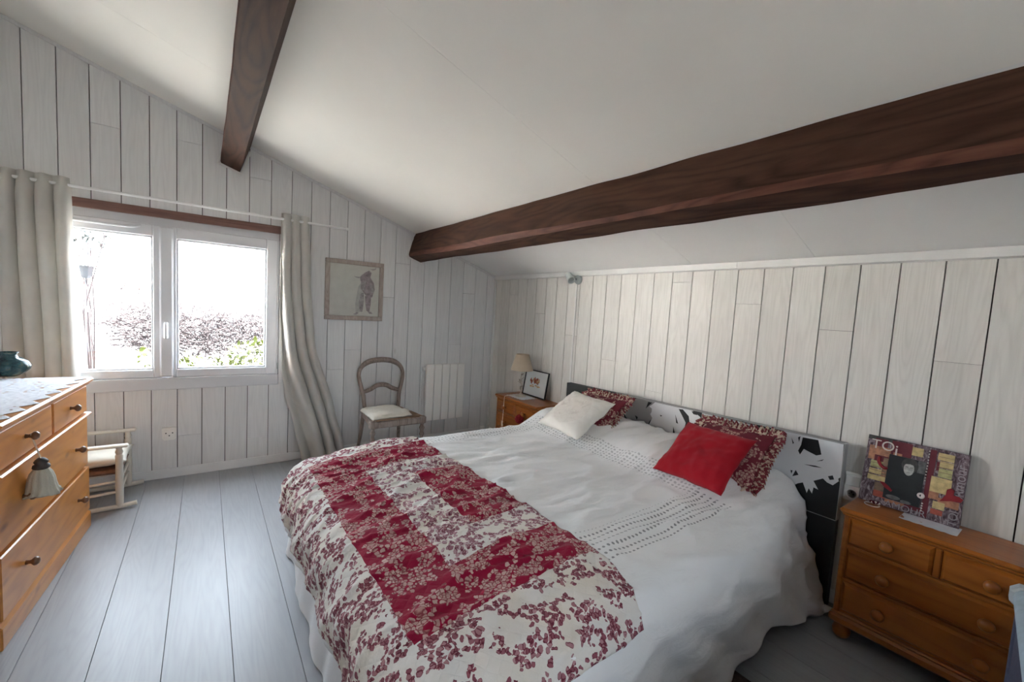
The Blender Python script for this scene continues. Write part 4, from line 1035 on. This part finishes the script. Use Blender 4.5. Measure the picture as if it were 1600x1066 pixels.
# quilt
def qlt():
    def fn(u, v, uvq=False):
        pN, pF = -3.435, -1.33
        py = pN + (pF - pN) * v
        x0 = -1.555 - .045 * sst(-2.6, -1.5, py) - .035 * sst(-3.15, -3.43, py) + .012 * nz(py * 3, 2.0)
        x1 = XF - .345 + .03 * nz(py * 3.1, 8.0) + .02 * sst(-2.0, -1.4, py)
        px = x0 + (x1 - x0) * u
        if v < .2: py += .035 * nz(px * 3.3, 5.0) * (1 - v / .2)
        if uvq: return (px, py)
        x, y, z = drape(px, py, .027, .185, .14, .14, .020, 0.0, .09)
        q = .005 * nz(px * 13, py * 13, 3) + .003 * nz(px * 30, py * 30, 1)
        return (x, y, z + q)
    return MB().grid(170, 240, lambda u, v: fn(u, v), lambda u, v: fn(u, v, True))
o = qlt().build('patchwork_quilt', 'quilt_patchwork', None, smooth=True, fix=False)
o.data.materials.append(M['quilt_back'])
md = o.modifiers.new('thick', 'SOLIDIFY'); md.thickness = .012; md.offset = 1
tag(o, 'red and cream floral patchwork quilt folded across the foot of the bed', 'quilt')

o = MB().box(-2.05, -.912, -3.98, -3.34, .0003, .004, b=.001).build('bedside_rug', 'rug_brown'); tag(o, 'dark brown rug on the floor along the near side of the bed', 'rug')
# ------------------------------------------------------------------ cushions on bed
def place(o, c, xa, ya):
    X = Vector(xa).normalized(); Y = Vector(ya); Y = (Y - X * Y.dot(X)).normalized(); Z = X.cross(Y)
    o.matrix_world = Matrix(((X.x, Y.x, Z.x, c[0]), (X.y, Y.y, Z.y, c[1]), (X.z, Y.z, Z.z, c[2]), (0, 0, 0, 1)))
def frill_cushion(label, w, h, t, c, xa, ya, seed):
    r = thing('frilled_cushion', label, 'cushion', c)
    cushion_obj('cushion_body', 'cushion_floral', w, h, t, 34, seed, r)
    m = MB(); N = 360; rows = 5; vs = []
    for j in range(rows):
        for i in range(N):
            s = i / N * 4; k = int(s); f = s - k; a, b_ = ((-1 + 2 * f, -1), (1, -1 + 2 * f), (1 - 2 * f, 1), (-1, 1 - 2 * f))[k]
            e = j / (rows - 1); out = .055 * e
            # rounded outward offset
            d = Vector((a if abs(a) > .93 else 0, b_ if abs(b_) > .93 else 0)); d = d.normalized() if d.length else Vector((a, b_)).normalized()
            x = a * w / 2 * (.985 - .07 * (1 - b_ * b_)) + d.x * out; y = b_ * h / 2 * (.985 - .07 * (1 - a * a)) + d.y * out
            z = .016 * e * math.sin(i / N * 2 * PI * 58 + 2 * nz(i * .2, seed)) + .01 * e * nz(i * .3, seed)
            vs.append((x, y, z))
    m.add(vs, [(j * N + i, j * N + (i + 1) % N, (j + 1) * N + (i + 1) % N, (j + 1) * N + i) for j in range(rows - 1) for i in range(N)])
    o = m.build('frill', 'cushion_frill', r, smooth=True, fix=False); o.modifiers.new('t', 'SOLIDIFY').thickness = .002
    place(r, c, xa, ya); return r
def mk(name, label, mat, w, h, t, c, xa, ya, seed):
    o = cushion_obj(name, mat, w, h, t, 44, seed, None, .10, .011); place(o, c, xa, ya); return tag(o, label, 'cushion')
frill_cushion('burgundy floral cushion with frilled edge, tucked behind the white cushion', .40, .36, .10, (-.36, -1.985, .725), (.0, -1, .02), (.62, .0, .52), 1.0)
frill_cushion('burgundy floral cushion with cream frill, tucked behind the red cushion', .40, .36, .10, (-.35, -2.975, .735), (.04, -1, .02), (.62, .0, .52), 4.0)
mk('embroidered_cushion', 'white embroidered cushion leaning near the far end of headboard', 'cushion_embroidered', .455, .40, .12, (-.535, -1.965, .735), (-.09, -1, -.01), (.62, .03, .42), 2.0)
mk('red_cushion', 'plain bright red cushion leaning near the right end of headboard', 'cushion_red', .40, .385, .11, (-.535, -2.945, .735), (-.03, -1, .0), (.60, -.02, .47), 6.0)

# ------------------------------------------------------------------ travel cot at lower right
def cot():
    a = math.radians(6.2)
    r = thing('travel_cot', 'folding travel cot with pale blue rail and navy sides beside the right chest', 'cot', (-.84, -4.085, 0), a)
    L, Wd, H = 1.15, .62, .752
    # local: +x to the wall; cot spans x from -L to 0, y from -Wd to 0
    for x in (0, -L):
        for y in (0, -Wd):
            MB().tube([(x, y, .0), (x, y, H - .03)], .017, 10).build('corner_post', 'cot_navy', r, smooth=SM)
            MB().box(x - .032, x + .032, y - .032, y + .032, H - .055, H + .006, b=.016).build('corner_cap', 'cot_cap', r)
            MB().lathe([(.022, 0), (.026, .006), (.024, .03)], 12, (x, y, 0)).build('foot', 'cot_cap', r, smooth=SM)
    for y in (0, -Wd): MB().tube(spline([(-.025, y, H - .02), (-L / 2, y, H - .028), (-L + .025, y, H - .02)], 10), .027, 12).build('top_rail', 'cot_blue', r, smooth=True)
    for x in (0, -L): MB().tube([(x, -.025, H - .02), (x, -Wd + .025, H - .02)], .027, 12).build('top_rail', 'cot_blue', r, smooth=True)
    for y in (0.008, -Wd - .008): box('side_panel', 'cot_navy', r, -L, 0, y - .003, y + .003, .05, H - .03)
    for x in (0.008, -L - .008): box('side_panel', 'cot_navy', r, x - .003, x + .003, -Wd, 0, .05, H - .03)
    box('cot_mattress', 'cot_navy', r, -L + .03, -.03, -Wd + .03, -.03, .08, .14, b=.02)
cot()

# ------------------------------------------------------------------ garden outside
gr = MB().box(-30, 25, -60, 60, -.5, -.35).build('ground', 'terrace'); struct(gr)
gw = thing('garden_wall', 'sunlit white garden wall with red tile coping outside window', 'wall', (-3.0, 5.2, -.35))
box('masonry', 'garden_wall', gw, -8, 8, 0, .25, 0, 1.80)
for i in range(46):
    x = -8 + i * .35
    MB().prism([(-.06, 1.80), (.125, 1.87), (.31, 1.80), (.31, 1.815), (.125, 1.888), (-.06, 1.815)], 0, x + .003, x + .347).build('coping_tile', 'roof_tile', gw)
gl_ = thing('bounce_wall', 'unseen white wall added left of the terrace to bounce sunlight indoors', 'wall', (-7.0, 1.2, -.35))  # added out of view, reflects sun through the window onto the right wall
box('masonry', 'garden_wall', gl_, -.25, 0, 0, 3.98, 0, 2.6)
box('coping', 'roof_tile', gl_, -.31, .06, -.02, 3.98, 2.6, 2.66, b=.01)
ns = thing('neighbour_house', 'bright white neighbouring house beyond the garden wall', 'house', (6.5, 14, -.35))
box('walls', 'house_white', ns, -9.5, 6, 0, 6, 0, 1.95)
MB().prism([(-.3, 1.95), (6.3, 1.95), (3, 2.6)], 0, -9.7, 6.2).build('roof', 'roof_tile', ns)
box('chimney', 'house_white', ns, -8.2, -7.7, 2.2, 2.7, 2.2, 2.75)
rg = random.Random(11)
def vine(label, cx, cy, cz, w, h, n, seed):
    rr = random.Random(seed); root = thing('bare_vine', label, 'shrub', (cx, cy, -.35)); m = MB()
    st = MB()
    for i in range(3): st.tube(spline([(rr.uniform(-.2, .2), 0, 0), (rr.uniform(-.3, .3), .1, cz * .5), (rr.uniform(-w, w) * .4, .1, cz)], 4), .006 if n > 200 else .0025, 5)
    for i in range(n):
        x, z = rr.uniform(-w, w), cz + rr.uniform(-h, h) * (1 - .4 * rr.random()); p = [Vector((x, rr.uniform(-.35, .35), z))]; d = Vector((rr.uniform(-1, 1), rr.uniform(-.3, .3), rr.uniform(-.45, .75))).normalized()
        if (x / w) ** 2 + ((z - cz) / h) ** 2 > 1.05: continue
        for k in range(6):
            d = (d + Vector((rr.uniform(-.5, .5), rr.uniform(-.3, .3), rr.uniform(-.5, .4)))).normalized(); p.append(p[-1] + d * rr.uniform(.05, .11))
        m.tube(p, [.0062 - .0008 * k for k in range(7)], 4, cap=False)
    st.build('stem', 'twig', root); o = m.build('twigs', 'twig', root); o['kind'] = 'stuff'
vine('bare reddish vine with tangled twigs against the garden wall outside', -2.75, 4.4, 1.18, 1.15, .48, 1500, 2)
vine('small bare climbing vine at left edge of the window view', -3.75, 4.6, 1.62, .22, .34, 60, 5)
def bush(label, cx, cy, zc, w, h, n, seed, mat):
    rr = random.Random(seed); root = thing('leafy_shrub', label, 'shrub', (cx, cy, -.35)); m = MB(); st = MB()
    for i in range(7):
        st.tube([(0, 0, 0), (rr.uniform(-w, w) * .4, rr.uniform(-.2, .2), zc * .6), (rr.uniform(-w, w) * .8, rr.uniform(-.3, .3), zc + h * .6)], [.016, .011, .005], 5)
    for i in range(n):
        a = rr.uniform(0, 2 * PI); q = math.sqrt(rr.random()); x, z = w * q * math.cos(a), zc + h * q * math.sin(a)
        leaf(m, (x, rr.uniform(-.35, .35), z), (rr.uniform(-1, 1), rr.uniform(-1, .4), rr.uniform(-.4, .9)), rr.uniform(.07, .13), rr.uniform(.018, .032))
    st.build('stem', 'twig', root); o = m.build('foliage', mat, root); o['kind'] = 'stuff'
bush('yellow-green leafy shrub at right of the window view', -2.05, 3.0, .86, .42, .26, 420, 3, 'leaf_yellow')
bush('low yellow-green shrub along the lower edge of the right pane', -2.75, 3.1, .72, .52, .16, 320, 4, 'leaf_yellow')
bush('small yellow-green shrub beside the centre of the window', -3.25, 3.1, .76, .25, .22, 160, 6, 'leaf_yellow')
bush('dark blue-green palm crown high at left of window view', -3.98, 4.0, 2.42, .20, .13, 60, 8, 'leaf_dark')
ln = thing('garden_lantern', 'dark garden lantern on a pole, at left of the window view', 'lantern', (-3.98, 3.6, -.35))
MB().tube([(0, 0, 0), (0, 0, 1.9)], .007, 8).build('pole', 'lantern_metal', ln)
MB().lathe([(.06, 1.92), (.09, 2.06), (.088, 2.06), (.05, 1.90)], 6).build('cage', 'lantern_metal', ln)
MB().lathe([(.16, 2.07), (.09, 2.13), (.03, 2.19), (.005, 2.23)], 6).build('hood', 'lantern_metal', ln)
